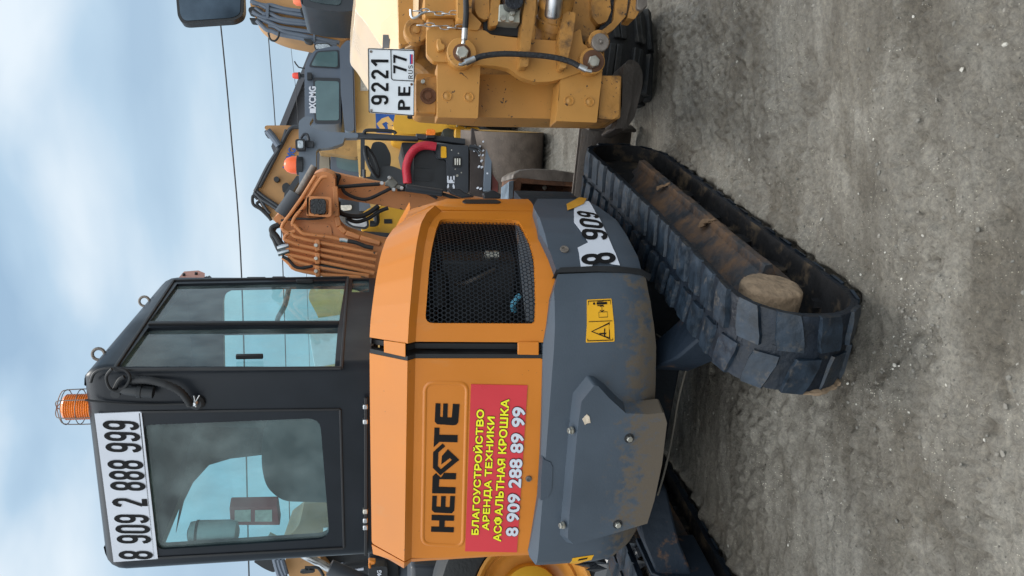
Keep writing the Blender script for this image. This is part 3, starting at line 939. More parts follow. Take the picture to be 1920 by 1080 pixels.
# pressed rounded panel in the door: a raised lip round a shallow field
def ring(m, px, plan, d, wd, rad):
    o = [Vector((*plan.hit(x, y), 0)) for x, y in px]
    o = rnd(o, rad, 5)
    k = len(o)
    vs, fs = [], []
    for i in range(k):
        t = (o[(i + 1) % k] - o[i - 1]).normalized()
        n = Vector((t.y, -t.x, 0))
        for q, (off, hgt) in enumerate(((wd, 0.0), (wd * .35, d), (-wd * .35, d), (-wd, 0.0))):
            p_ = o[i] + n * off
            vs.append(plan.at(p_.x, p_.y, hgt + .0003))
    for i in range(k):
        j = (i + 1) % k
        for q in range(3):
            fs.append((i * 4 + q, j * 4 + q, j * 4 + q + 1, i * 4 + q + 1))
    m.add(vs, fs)
m = MB()
ring(m, [(797, 718), (876, 718), (868, 1024), (792, 1020)], HP, .0035, .008, .035)
m.build('pressed_rim', ORANGE, DR)
# maker's lettering, each letter cut as its own shape
LG = [[(72, 1026), (74, 988), (133, 989), (134, 942), (76, 940), (77, 900), (246, 905), (244, 945), (175, 943), (173, 991), (244, 993), (242, 1031)],
      [(82, 758), (116, 758), (112, 838), (145, 840), (148, 760), (182, 760), (180, 842), (212, 842), (216, 760), (252, 760), (246, 868), (228, 888), (98, 882), (78, 864)],
      [(80, 738), (84, 612), (108, 588), (146, 622), (170, 586), (260, 588), (258, 634), (134, 632), (130, 690), (256, 694), (254, 740)],
      [(158, 366), (88, 430), (86, 548), (142, 603), (284, 488), (198, 408), (154, 460), (149, 522), (213, 474), (229, 488), (146, 559), (123, 535), (127, 432), (178, 386)],
      [(92, 392), (98, 246), (136, 248), (134, 300), (272, 302), (270, 356), (136, 352)],
      [(106, 64), (143, 65), (140, 165), (160, 168), (164, 66), (198, 66), (195, 170), (228, 170), (236, 68), (286, 70), (276, 205), (262, 224), (240, 228), (118, 220), (100, 200)]]
for o_ in LG:
    MB().slab([ph(790 + x / 4, 740 + y / 4, .0022) for x, y in o_], uvec(0, .0016, 0)).build('logo_letter', INK, DR)
# red advertising sheet
AO = [(883, 720), (989, 722), (969, 1035), (872, 1033)]
AD = HP.slab(AO, .001, .0028).build('advertising_sheet', REDS, EX)
AD['label'] = 'red advertising sheet with yellow and white lettering'
AI, AK, AW = MB(), MB(), MB()
def pxbox(bl, br, tl, lift):
    o = ph(*bl, lift)
    return o, ph(*br, lift) - o, ph(*tl, lift) - o
r4 = lambda x, y: (660 + x / 3, 720 + y / 3)
for (tx, bl, br, tl, big) in (('БЛАГОУСТРОЙСТВО', r4(709, 842), r4(741, 142), r4(662, 842), 1), ('АРЕНДА ТЕХНИКИ', r4(775, 817), r4(808, 182), r4(732, 817), 1),
                              ('АСФАЛЬТНАЯ КРОШКА', r4(837, 880), r4(884, 84), r4(792, 880), 1)):
    o, u_, v_ = pxbox(bl, br, tl, .0)
    bold(AK, tx, o, u_, v_, .105, .004)
    bold(AI, tx, o, u_, v_, .045, .0054)
o, u_, v_ = pxbox(r4(930, 850), r4(972, 130), r4(866, 850), 0)
bold(AK, '8 909 288 89 99', o, u_, v_, .10, .0045)
tv_, tf_ = text_mesh('8 909 288 89 99')
xs_ = sorted(v.x for v in tv_)
gaps = sorted(sorted(((b_ - a_, (a_ + b_) / 2) for a_, b_ in zip(xs_, xs_[1:])), reverse=True)[:4], key=lambda q: q[1])
bnd = [-1] + [(q[1] - xs_[0]) / (xs_[-1] - xs_[0]) for q in gaps] + [2]
for g0, g1 in zip(bnd, bnd[1:]):
    AW = MB()
    bold(AW, '8 909 288 89 99', o, u_, v_, .05, .0058, (g0, g1))
    AW.build('white_lettering', WHITEP, AD, smooth=0)
AK.build('letter_outline', mat('dark_print', (.05, .008, .012), .5), AD, smooth=0)
AI.build('yellow_lettering', YELV, AD, smooth=0)
nn = uvec(0, -1, 0)
MB().lathe(ph(991, 897, -.002), nn, [(0, .013), (.008, .012), (.0085, .008), (.004, .007), (.004, .002)], 20).build('lock', OLDST, DR)
# engine cover with its opening
co_ = [(693, 640), (1019, 642), (1020, 648), (1042, 575), (1043, 560), (1040, 520), (1030, 470), (1016, 430), (1002, 396), (753, 395), (737, 408), (723, 430), (713, 465), (705, 510), (699, 560), (695, 600)]
gro = [(797, 606), (1003, 607), (1004, 590), (1001, 480), (988, 440), (972, 413), (826, 410), (818, 430), (806, 490)]
ECV = HP.slab(co_, -.02, 0, holes=[gro], zs=(1.0, 1.1, 1.2, 1.3, 1.40, 1.435, 1.465, 1.50, 1.54, 1.58), step=.025).build('engine_cover', ORANGE, EX, bevel=.004)
m = HP.slab([(757, 391), (1003, 394), (1000, 384), (990, 372), (768, 371), (760, 385)], -.03, -.003, zs=(1.1, 1.2, 1.3, 1.435), step=.03)
SST = m.build('side_strip', ORANGE, EX, bevel=.004)
HP.slab([(866, 378), (872, 374), (930, 374), (940, 379), (935, 381), (872, 381)], -.0029, .001, rad=.01).build('slot_vent', RUBBER, SST)
# mesh: hexagons punched through sheet, following the cover
m = MB()
Hq = [Vector(HP.hit(x, y)) for x, y in gro]
def inside(p, poly, mar=0):
    c = False
    for i in range(len(poly)):
        a, b = poly[i - 1], poly[i]
        if (a.y > p.y) != (b.y > p.y) and p.x < (b.x - a.x) * (p.y - a.y) / (b.y - a.y) + a.x:
            c = not c
    return c
pit = .0172
s0, s1 = min(v.x for v in Hq), max(v.x for v in Hq)
z0, z1 = min(v.y for v in Hq), max(v.y for v in Hq)
ctr = Vector((sum(v.x for v in Hq) / len(Hq), sum(v.y for v in Hq) / len(Hq)))
big = [ctr + (v - ctr) * 1.06 for v in Hq]
row = 0
z = z0 - pit
hexr, hr = pit / math.sqrt(3), pit / math.sqrt(3) * .78
while z < z1 + pit:
    s = s0 - pit + (pit / 2 if row % 2 else 0)
    while s < s1 + pit:
        if inside(Vector((s, z)), big):
            A = [(s + hexr * math.sin(R(60 * k)), z + hexr * math.cos(R(60 * k))) for k in range(6)]
            B = [(s + hr * math.sin(R(60 * k)), z + hr * math.cos(R(60 * k))) for k in range(6)]
            vs = [HP.at(*q, -.012) for q in A] + [HP.at(*q, -.012) for q in B]
            m.add(vs, [(k, (k + 1) % 6, 6 + (k + 1) % 6, 6 + k) for k in range(6)])
        s += pit
    z += pit * math.sqrt(3) / 2
    row += 1
m.build('mesh_grille', BLACKP, ECV, smooth=0)
# what shows through the mesh
m = MB()
m.slab([U3(.385, -.20, .95), U3(.80, .25, .95), U3(.78, .25, 1.38), U3(.385, -.20, 1.5)], uvec(-.02, .03, 0))
m.slab([U3(-.50, -.45, .9), U3(.37, -.45, .9), U3(.37, -.45, 1.56), U3(-.50, -.45, 1.56)], uvec(0, .04, 0))
m.slab([U3(.375, -.53, .9), U3(.385, -.53, .9), U3(.385, -.2, .9), U3(.375, -.2, .9)], (0, 0, .66))
m.build('engine_bay', PLAST, EX)
ENG = MB()
ENG.box((.56, -.27, 1.18), (.26, .16, .3), UF).lathe(U3(.50, -.36, 1.34), uvec(.3, .1, 0), [(0, .05), (.14, .05), (.15, .03)], 16)
en = ENG.build('engine_block', mat('engine_casting', (.016, .017, .019), .5, metal=.4, var=.3, scale=30), EX, bevel=.01)
MB().tube([U3(.66, -.36, 1.12), U3(.63, -.39, 1.2), U3(.60, -.36, 1.26), U3(.61, -.30, 1.3)], .010, 10).build('coolant_pipe', BROWNST, en)
MB().lathe(U3(.70, -.30, 1.1), uvec(0, 0, 1), [(0, .018), (.05, .018), (.055, .01)], 14).build('filter_canister', ZINC, en)
MB().tube([U3(.56, -.38, 1.02), U3(.53, -.40, 1.05), U3(.50, -.39, 1.04)], .012, 8).build('blue_hose', mat('blue_hose', (.1, .35, .5), .4), en)
# hinges bridging the black gap
for (xa, xb) in ((720, 760), (970, 1010)):
    HP.slab([(xa, 664), (xb, 665), (xb, 640), (xa, 641)], .0005, .006, zs=(1.435, 1.465, 1.52)).build('hinge', ORANGE, EX, bevel=.003)
HP.slab([(694, 658), (1018, 660), (1018, 650), (694, 648)], -.04, -.028, zs=(1.435, 1.465, 1.52)).build('gap_panel', RUBBER, EX)
HP.slab([(694, 671), (1020, 671), (1020, 664), (694, 663)], -.03, .002, zs=(1.435, 1.465, 1.52)).build('door_seal', RUBBER, EX)
# dark joint between hood and counterweight, deck under the cab
HP.slab([(1000, 1047), (1012, 860), (1019, 660), (1021, 645), (1043, 575), (1043, 505), (1005, 390), (1020, 385), (1060, 505), (1062, 575), (1040, 645), (1038, 660), (1030, 860), (1012, 1047)], -.05, -.03, zs=(1.0,)).build('joint_seal', RUBBER, EX)
m = MB()
rim = [HP.at(q_, float(np.interp(q_, [q[0] for q in TOPS], [q[1] for q in TOPS])) - .006, -.004) for q_ in np.linspace(.1, HP.c[-1] - .01, 26)]
back = [U3(.62, .34, 1.50), U3(.3, .34, 1.575), U3(-.1, .34, 1.58), U3(-.52, .34, 1.58)]
hub_ = U3(.15, -.1, 1.582)
lp2 = rim + back
m.add(lp2 + [hub_], [(i, (i + 1) % len(lp2), len(lp2)) for i in range(len(lp2))])
m.build('hood_top', ORANGE, EX, smooth=60)
m = MB()
m.slab([U3(*q, .56) for q in ((-.52, -.50), (.42, -.50), (.58, -.44), (.70, -.28), (.76, -.05), (.78, .7), (-.52, .8))], (0, 0, .3))
m.build('turret_floor', NAVY, EX)
# ------------------------------------------------------------------ cab
CY0, CY1, CX0, CX1, CZ0, CZ1 = -.42, .765, -.578, .298, 1.565, 2.632
def rbox(x0, x1, y0, y1, z0, z1, rv, rt):
    bm = bmesh.new()
    bmesh.ops.create_cube(bm, size=1)
    for v in bm.verts:
        v.co = Vector((x0 if v.co.x < 0 else x1, y0 if v.co.y < 0 else y1, z0 if v.co.z < 0 else z1))
    ve = [e for e in bm.edges if abs(e.verts[0].co.z - e.verts[1].co.z) > .1]
    bmesh.ops.bevel(bm, geom=ve, offset=rv, segments=5, affect='EDGES', profile=.5)
    te = [e for e in bm.edges if e.verts[0].co.z > z1 - 1e-5 and e.verts[1].co.z > z1 - 1e-5 and len(e.link_faces) == 2 and any(abs(f.normal.z) < .5 for f in e.link_faces)]
    bmesh.ops.bevel(bm, geom=te, offset=rt, segments=5, affect='EDGES', profile=.5)
    me = bpy.data.meshes.new('cab_shell')
    bm.to_mesh(me); bm.free()
    return me
def solid(name, me, M=None):
    o = bpy.data.objects.new(name, me)
    COL.objects.link(o)
    return o
RWIN = [(270, 797), (600, 784), (618, 1010), (295, 1031)]
SW1 = [(226, 685), (278, 614), (634, 609), (628, 681)]
SW2 = [(281, 602), (332, 532), (648, 526), (636, 601)]
def loc(p): return UF.inverted() @ p
def cutter(pts, vec):
    m = MB().slab(pts, vec)
    me = bpy.data.meshes.new('cutter')
    Mi = UF.inverted()
    me.from_pydata([Mi @ p for p in m.v], [], m.f)
    bm = bmesh.new(); bm.from_mesh(me); bmesh.ops.recalc_face_normals(bm, faces=bm.faces); bm.to_mesh(me); bm.free()
    return me
rw = rnd([onp(x, y, 1, CY0) for x, y in RWIN], [.02, .05, .05, .03])
sw1 = [onp(x, y, 0, CX1) for x, y in SW1]
sw2 = [onp(x, y, 0, CX1) for x, y in SW2]
lowwin = [U3(CX1, .48, 1.60), U3(CX1, .70, 1.60), U3(CX1, .70, 1.685), U3(CX1, .48, 1.685)]
front = rnd([U3(CX0 + .07, CY1, 1.62), U3(CX1 - .06, CY1, 1.62), U3(CX1 - .06, CY1, 2.33), U3(CX0 + .07, CY1, 2.36)], .08)
left = rnd([U3(CX0, CY0 + .1, 1.64), U3(CX0, CY1 - .06, 1.64), U3(CX0, CY1 - .06, 2.44), U3(CX0, CY0 + .1, 2.44)], .06)
roofw = rnd([U3(-.38, .38, CZ1), U3(.12, .38, CZ1), U3(.12, .66, CZ1), U3(-.38, .66, CZ1)], .04)
cutters = [rbox(CX0 + .045, CX1 - .04, CY0 + .045, CY1 - .045, CZ0 + .03, CZ1 - .06, .03, .04)]
for pts, vec in ((rw, (0, .14, 0)), (front, (0, .16, 0)), (left, (.14, 0, 0)), (sw1, (.14, 0, 0)), (sw2, (.14, 0, 0)), (lowwin, (.14, 0, 0))):
    v = uvec(*vec)
    cutters.append(cutter([p - v * .5 for p in pts], v))
shell = solid('cab_tmp', rbox(CX0, CX1, CY0, CY1, CZ0, CZ1, .05, .088))
tmp = []
for i, c in enumerate(cutters):
    o = solid('cut_tmp', c)
    tmp.append(o)
    b = shell.modifiers.new('b%d' % i, 'BOOLEAN')
    b.operation = 'DIFFERENCE'; b.solver = 'EXACT'; b.object = o
dg = bpy.context.evaluated_depsgraph_get()
cme = bpy.data.meshes.new_from_object(shell.evaluated_get(dg))
for o in tmp + [shell]:
    bpy.data.objects.remove(o)
cme.materials.clear()
cme.materials.append(BLACKP)
CAB = link('cab_shell', cme, EX, smooth=32, fixn=False)
def pane(name, pts, off, parent=None, material=None):
    return MB().add([p + off for p in pts], [tuple(range(len(pts)))]).build(name, material or GLASS, parent or EX, smooth=0)
pane('rear_window', rw, uvec(0, .012, 0))
for q in (sw1, sw2):
    sp_ = pane('side_window', q, uvec(-.014, 0, 0))
    i0 = 0 if q is sw1 else 1
    y_ = -.33 if i0 == 0 else .655
    MB().box((CX1 + .002, y_, 2.05 if i0 == 0 else 1.92), (.02, .014, .10 if i0 == 0 else .085), UF).build('window_latch', RUBBER, sp_, bevel=.004)
pane('quarter_window', lowwin, uvec(-.012, 0, 0))
pane('windscreen', front, uvec(0, -.02, 0))
pane('door_window', left, uvec(.02, 0, 0))
# proud rubber frame round the rear window, window rails on the side
m = MB()
def framebar(m, px, wd, dp, ax, val, closed=True):
    P = [onp(x, y, ax, val) for x, y in px]
    k = len(P)
    nrm = uvec(0, -1, 0) if ax == 1 else uvec(1, 0, 0)
    for i in range(k if closed else k - 1):
        a, b = P[i], P[(i + 1) % k]
        m.bar(a, b, wd, dp, side=(b - a).cross(nrm))
framebar(m, [(262, 772), (638, 767), (645, 1027), (290, 1046)], .010, .012, 1, CY0)
m.build('window_rim', RUBBER, CAB, bevel=.003)
m = MB()
framebar(m, [(214, 693), (326, 526), (653, 520), (640, 690)], .012, .012, 0, CX1 + .002)
framebar(m, [(279, 608), (635, 606)], .018, .018, 0, CX1 + .003, False)
m.build('window_rail', RUBBER, CAB, bevel=.003)
# hinges and drip bar at the foot of the cab
m = MB()
m.bar(onp(686, 1040, 1, CY0 - .02), onp(686, 745, 1, CY0 - .02), .014, .016)
m.build('hinge_bar', RUBBER, EX, bevel=.003)
for y in (762, 790, 975, 988, 958):
    MB().bar(onp(685, y + 4, 1, CY0 - .022), onp(685, y - 5, 1, CY0 - .022), .02, .022).build('hinge_knuckle', STEEL if y != 958 else ZINC, EX, bevel=.004)
# number board on the rear of the roof
NB = [(177, 776), (265, 772), (296, 1048), (213, 1054)]
bp = [onp(x, y, 1, CY0 - .006) for x, y in NB]
PB = MB().slab(bp, uvec(0, .005, 0)).build('phone_number_board', WHITEP, EX)
PB['label'] = 'white board with a mobile phone number'
P3 = lambda x, y: onp(80 + x / 3, 720 + y / 3, 1, CY0 - .0065)
o_bl, o_br, o_tl = P3(622, 985), P3(540, 210), P3(430, 985)
m = MB()
glyphs(m, '8 909 2 888 999', affine(o_bl, o_br - o_bl, o_tl - o_bl, .001), wd=.155, adv=.60, space=.34)
m.build('lettering', INK, PB, smooth=0)
# beacon with wire cage
bc = onp(135, 763, 1, CY0 + .12)
bl = loc(bc)
BX, BY, BZ = bl.x, CY0 + .12, 2.575
BE = MB().lathe(U3(BX, BY, BZ), (0, 0, 1), [(0, .058), (.03, .058), (.035, .052), (.055, .052)], 24).build('beacon_base', BLACKP, EX)
pr = []
for i in range(12):
    pr += [(.055 + i * .008, .047), (.055 + i * .008 + .004, .0495)]
pr += [(.155, .044), (.162, .03)]
MB().lathe(U3(BX, BY, BZ), (0, 0, 1), pr, 28).build('beacon_lens', AMBER, BE)
m = MB()
for hh_ in (.05, .10, .15):
    m.tube([U3(BX + .066 * math.cos(a), BY + .066 * math.sin(a), BZ + hh_) for a in [k * math.pi / 8 for k in range(16)]], .0018, 6, 1, True)
for k in range(6):
    a = k * math.pi / 3 + .3
    m.tube([U3(BX + .066 * math.cos(a), BY + .066 * math.sin(a), BZ - .01), U3(BX + .066 * math.cos(a), BY + .066 * math.sin(a), BZ + .14), U3(BX + .05 * math.cos(a), BY + .05 * math.sin(a), BZ + .172), U3(BX, BY, BZ + .185)], .002, 6, 3)
m.build('beacon_cage', OLDST, BE)
# lifting eyes
for (x, y, lxx) in ((190, 664, CX1 - .03), (275, 565, CX1 - .03)):
    p = onp(x, y, 0, lxx)
    q = loc(p)
    m = MB().lathe(U3(lxx, q.y, 2.53), (0, 0, 1), [(0, .022), (.035 + q.z - 2.6, .022), (.045 + q.z - 2.6, .018)], 12)
    eb = m.build('eye_base', BLACKP, EX)
    top = U3(lxx, q.y, q.z + .01)
    ax_ = uvec(.9, .2, 0).normalized()
    m = MB().tube([top + Vector((0, 0, 1)) * (.022 * math.sin(a)) + ax_ * (.022 * math.cos(a)) for a in [k * math.pi / 8 for k in range(16)]], .0062, 8, 1, True)
    m.lathe(top - Vector((0, 0, .045)), (0, 0, 1), [(0, .014), (.014, .014), (.02, .008)], 10)
    m.build('lifting_eye', OLDST, eb)
# coiled power plug clipped to the corner
rr1 = lambda x, y: (80 + x / 3, 500 + y / 3)
def rp_(x, y, off): return onp(*rr1(x, y), 1, CY0 - off)
CB = MB().tube([rp_(500, 640, .02), rp_(600, 640, .035), rp_(700, 665, .045), rp_(770, 700, .045), rp_(815, 750, .04), rp_(830, 775, .03)], .0155, 10, 6, rib=.0045).build('corrugated_hose', RUBBER, EX, smooth=60)
m = MB()
lp = [(270, 650), (290, 600), (340, 575), (400, 570), (460, 580), (490, 620), (470, 670), (420, 700), (375, 680), (358, 620), (390, 575)]
m.tube([rp_(x, y, .02 + .003 * i) for i, (x, y) in enumerate(lp)], .0055, 8, 5)
m.tube([rp_(240, 750, .012), rp_(400, 768, .012), rp_(600, 775, .01), rp_(800, 772, .01)], .004, 8, 5)
m.tube([rp_(400, 700, .03), rp_(430, 640, .035), rp_(460, 620, .035)], .008, 8, 4)
m.build('power_cable', RUBBER, EX)
m = MB().lathe(rp_(430, 690, .03), rp_(640, 710, .03) - rp_(430, 690, .03), [(0, .012), (.02, .018), (.06, .021), (.062, .025), (.075, .025), (.077, .022), (.115, .022), (.118, .016)], 16)
m.lathe(rp_(412, 712, .03), uvec(0, -1, 0), [(-.01, .016), (.01, .016)], 12)
m.build('power_plug', PLAST, EX)
MB().lathe(rp_(870, 760, 0), uvec(0, -1, 0), [(0, .03), (.012, .028), (.02, .018)], 20).build('cable_boss', PLAST, EX)
m = MB().lathe(rp_(860, 760, .015), uvec(0, -1, .1), [(0, .011), (.012, .013), (.022, .008)], 14)
m.bar(rp_(850, 725, .03), rp_(862, 790, .03), .006, .006); m.bar(rp_(883, 722, .028), rp_(858, 762, .03), .005, .005)
m.build('wing_nut', STEEL, EX, bevel=.002)
# interior: seat, canister, red document box, striped visor, lining
m = MB()
so1 = [onp(x, y, 1, -.08) for x, y in ((490, 830), (497, 800), (520, 790), (700, 788), (720, 800), (720, 930), (700, 945), (530, 940), (500, 915), (491, 880))]
m.slab(rnd(so1, .04), uvec(0, .13, 0))
ST = m.build('seat', SEATM, EX, bevel=.03, segs=4)
MB().box((-.18, .15, 1.68), (.5, .5, .14), UF).build('seat_cushion', SEATM, ST, bevel=.03, segs=3)
m = MB()
a, b = onp(352, 1000, 1, -.31), onp(440, 998, 1, -.31)
m.lathe(a, b - a, [(0, .018), (.01, .046), (.05, .052), (.165, .052), (.19, .046), (.2, .018)], 20)
cn = m.build('grey_canister', mat('grey_canister', (.33, .38, .4), .5, var=.12, scale=20), EX)
m = MB().lathe(a + (b - a) * .18, b - a, [(0, .0532), (.010, .0532)], 20)
m.build('canister_band', RUBBER, cn)
p0 = [onp(x, y, 1, -.19) for x, y in ((430, 952), (520, 950), (525, 985), (432, 985))]
DB = MB().slab(p0, uvec(0.02, .05, 0)).build('document_box', mat('red_box', (.34, .05, .055), .6), EX, bevel=.004)
m = MB()
for (xa, xb) in ((440, 470), (478, 510)):
    m.slab([onp(x, y, 1, -.1925) for x, y in ((xa, 957), (xb, 956), (xb, 978), (xa, 978))], uvec(0, .002, 0))
m.build('paper_label', TIN, DB)
m = MB()
for (x0, y0) in ((317, 800), (318, 827), (319, 855)):
    m.slab([onp(x, y, 1, .62) for x, y in ((x0, y0 + 16), (x0 + 24, y0), (x0 + 23, y0 + 16), (x0 + 3, y0 + 26))], uvec(0, .002, 0))
m.build('striped_visor', TIN, EX)
m = MB()
m.slab([U3(CX0 + .05, CY0 + .06, 2.50), U3(CX1 - .045, CY0 + .06, 2.50), U3(CX1 - .045, CY1 - .05, 2.50), U3(CX0 + .05, CY1 - .05, 2.50)], (0, 0, .02))
m.slab([onp(x, y, 1, .70) for x, y in ((300, 790), (300, 816), (640, 816), (640, 780))], uvec(0, .012, 0))
def lwall(x, y):
    q = loc(onp(x, y, 0, CX0 + .05))
    return U3(CX0 + .05, min(q.y, .70), min(2.52, q.z))
m.slab([lwall(x, y) for x, y in ((300, 806), (330, 1000), (338, 968), (345, 940), (362, 905), (392, 872), (432, 860), (500, 852), (640, 850), (640, 806))], uvec(.01, 0, 0))
m.build('cab_lining', mat('cab_lining', (.05, .056, .06), .8, var=.2, scale=20, bump=.3), EX)
# wiper, mirror bracket, work lamp bracket at the front edge of the roof
m = MB()
m.slab([onp(x, y, 0, CX1 - .02) for x, y in ((332, 524), (345, 509), (372, 507), (384, 512), (384, 524))], uvec(-.004, 0, 0))
m.build('roof_bracket', mat('pink_primer', (.42, .22, .18), .6), EX)
for (x, y) in ((345, 517), (368, 515)):
    MB().lathe(onp(x, y, 0, CX1 - .02), uvec(1, 0, 0), [(-.01, .008), (.012, .008)], 8).build('bracket_bolt', RUBBER, EX)
m = MB()
m.tube([onp(x, y, 0, CX1 - .015) for x, y in ((384, 522), (392, 519), (396, 524))], .007, 8, 2)
m.build('bracket_hook', RUBBER, EX)
m = MB()
m.slab([onp(x, y, 0, CX1 - .01) for x, y in ((460, 523), (463, 519), (498, 519), (500, 523))], uvec(-.03, 0, 0))
m.build('door_latch', RUBBER, EX, bevel=.003)
m = MB()
m.slab([onp(x, y, 0, CX1 - .01) for x, y in ((508, 522), (511, 518), (535, 518), (537, 522))], uvec(-.03, 0, 0))
m.build('door_latch', RUBBER, EX, bevel=.003)
# ------------------------------------------------------------------ rubber tracks
def stadium(hl, r, zc, n=12, seg=.06):
    pts = []
    k = int(2 * hl / seg)
    for i in range(k): pts.append((-hl + 2 * hl * i / k, zc + r))            # top run, going forward
    for i in range(n): a = math.pi / 2 - math.pi * i / n; pts.append((hl + r * math.cos(a), zc + r * math.sin(a)))
    for i in range(k): pts.append((hl - 2 * hl * i / k, zc - r))
    for i in range(n): a = -math.pi / 2 - math.pi * i / n; pts.append((-hl + r * math.cos(a), zc + r * math.sin(a)))
    return pts
TCX = .752
HL, TR, TW = .87, .205, .265
def track(side):
    cx = side * TCX
    zc = TR + .035
    P = stadium(HL, TR, zc)
    m = MB()
    k = len(P)
    vs = []
    nrm = []
    for i in range(k):
        a, b = Vector(P[i - 1]), Vector(P[(i + 1) % k])
        t = (b - a).normalized()
        nrm.append(Vector((-t.y, t.x)))
    rs = random.Random(int(side * 5) + 9)
    sag = lambda y, z: (-.018 * max(0, 1 - (y / HL) ** 2) if z > zc + TR * .6 else 0)
    for i in range(k):
        for (lat, d_) in ((-TW / 2, -.012), (-TW / 2, .012), (TW / 2 - .0, .012), (TW / 2, -.012), (TW / 2 - .03, -.016), (-TW / 2 + .03, -.016)):
            q = Vector(P[i]) + nrm[i] * (d_ + rs.uniform(-.002, .002))
            vs.append(T3(cx + lat + rs.uniform(-.002, .002), q.x, q.y + sag(*q)))
    fs, mi = [], []
    for i in range(k):
        j = (i + 1) % k
        for q in range(6):
            fs.append((i * 6 + q, j * 6 + q, j * 6 + (q + 1) % 6, i * 6 + (q + 1) % 6)); mi.append(1 if q in (3, 4, 5) else 0)
    o = len(m.v); m.v += vs; m.f += fs; m.m += mi
    # tread blocks: two staggered rows of slanted bars with a keyed centre
    per = [0]
    for i in range(k): per.append(per[-1] + (Vector(P[(i + 1) % k]) - Vector(P[i])).length)
    T = per[-1]
    def atp(s):
        s %= T
        i = 0
        lo, hi = 0, k
        while hi - lo > 1:
            md = (lo + hi) // 2
            if per[md] <= s: lo = md
            else: hi = md
        f = (s - per[lo]) / (per[lo + 1] - per[lo])
        p = Vector(P[lo]).lerp(Vector(P[(lo + 1) % k]), f)
        n = nrm[lo].lerp(nrm[(lo + 1) % k], f).normalized()
        return p, n
    np_ = round(T / .122)
    pt = T / np_
    for i in range(np_):
        for row, (la, lb) in enumerate(((.012, TW / 2 + .004), (-.012, -TW / 2 - .004))):
            s0 = i * pt + (pt / 2 if row else 0)
            hgt = .026 + rs.uniform(-.004, .003)
            sec = []
            for q in range(5):
                f = q / 4
                lat = la + (lb - la) * f
                w0 = (.031 + .005 * math.sin(f * 3.1)) * (1.12 if f < .3 else 1)
                sk = .026 * (f - .2)
                for (ds, hh) in ((-w0 - .006, .008), (-w0, hgt), (w0, hgt), (w0 + .006, .008)):
                    p, n = atp(s0 + ds + sk)
                    h2 = hh - (.006 if f > .9 and hh > .01 else 0)
                    p = p + n * h2
                    sec.append(T3(cx + lat + rs.uniform(-.002, .002), p.x, p.y + sag(*p)))
            ff = []
            for q in range(4):
                for e_ in range(3):
                    ff.append((q * 4 + e_, q * 4 + e_ + 1, q * 4 + 4 + e_ + 1, q * 4 + 4 + e_))
            ff += [(3, 2, 1, 0), (16, 17, 18, 19)]
            m.add(sec, ff, 2)
        # keyed centre slots
        s0 = i * pt + pt * .25
        for dd in (-1, 1):
            sec = []
            for (lat, ds) in ((-.02, -.012 * dd), (.02, -.012 * dd), (.02, .004 * dd), (0, -.002 * dd), (-.02, .004 * dd)):
                p, n = atp(s0 + ds + dd * .016)
                p = p + n * .014
                sec.append(T3(cx + lat, p.x, p.y + sag(*p)))
            m.add(sec, [(0, 1, 2, 3, 4)])
    # inner drive lugs
    for i in range(np_):
        p, n = atp(i * pt)
        for lat in (-.035, .035):
            c_ = p - n * .03
            t = Vector((n.y, -n.x))
            vs = []
            for a_ in (-.012, .012):
                for b_ in (-.02, .02):
                    for h in (-.014, .018):
                        q = c_ + t * b_ * (.6 if h < 0 else 1) + n * h
                        vs.append(T3(cx + lat + a_, q.x, q.y + sag(*q)))
            m.add(vs, [(0, 1, 3, 2), (4, 6, 7, 5), (0, 4, 5, 1), (2, 3, 7, 6), (0, 2, 6, 4), (1, 5, 7, 3)], 1)
    o = m.build('rubber_track', [TRACKM, TRACKIN, LUGM], EX, bevel=0, smooth=28)
    return o
track(1); track(-1)
rs = random.Random(21)               # dried mud crumbling off the belt's inner lower edge
for side in (1,):
    m = MB(); sec = []
    for i in range(22):
        a = R(-190 + 80 * i / 21)
        p = Vector((-HL + (TR + .012) * math.cos(a), TR + .035 + (TR + .012) * math.sin(a)))
        r_ = .013 * rs.uniform(.5, 1.2) * math.sin(math.pi * (i + .6) / 22.2)
        c_ = T3(side * TCX - TW / 2 - .004, p.x, p.y)
        sec.append([c_ + TF.to_3x3() @ Vector((r_ * math.cos(t_), r_ * 1.6 * math.sin(t_) * math.cos(a), r_ * 1.6 * math.sin(t_) * math.sin(a))) for t_ in [k * math.pi / 3 for k in range(6)]])
    n = 6; vs = [p for q in sec for p in q]
    m.add(vs, [(i * n + k, i * n + (k + 1) % n, (i + 1) * n + (k + 1) % n, (i + 1) * n + k) for i in range(21) for k in range(n)])
    m.build('mud_crust', MUDDRY, EX)
def lumpy(name, mb, amp, fr, material, parent, sub=2, smooth=70):
    o = mb.build(name, material, parent, smooth=0)
    me = o.data
    bm = bmesh.new(); bm.from_mesh(me)
    bmesh.ops.remove_doubles(bm, verts=bm.verts, dist=1e-4)
    for _ in range(sub):
        bmesh.ops.subdivide_edges(bm, edges=bm.edges, cuts=1, use_grid_fill=True)
    bm.normal_update()
    for v in bm.verts:
        n = noise.fractal(v.co * fr, .6, 2.1, 4)
        v.co += v.normal * (amp * n)
    bm.to_mesh(me); bm.free()
    me.polygons.foreach_set('use_smooth', [True] * len(me.polygons))
    me.set_sharp_from_angle(angle=R(smooth))
    return o
def rows(m, secs):                   # loft closed sections
    n = len(secs[0]); vs = [p for s in secs for p in s]
    fs = [(i * n + k, i * n + (k + 1) % n, (i + 1) * n + (k + 1) % n, (i + 1) * n + k) for i in range(len(secs) - 1) for k in range(n)]
    fs += [tuple(range(n - 1, -1, -1)), tuple((len(secs) - 1) * n + k for k in range(n))]
    return m.add(vs, fs)
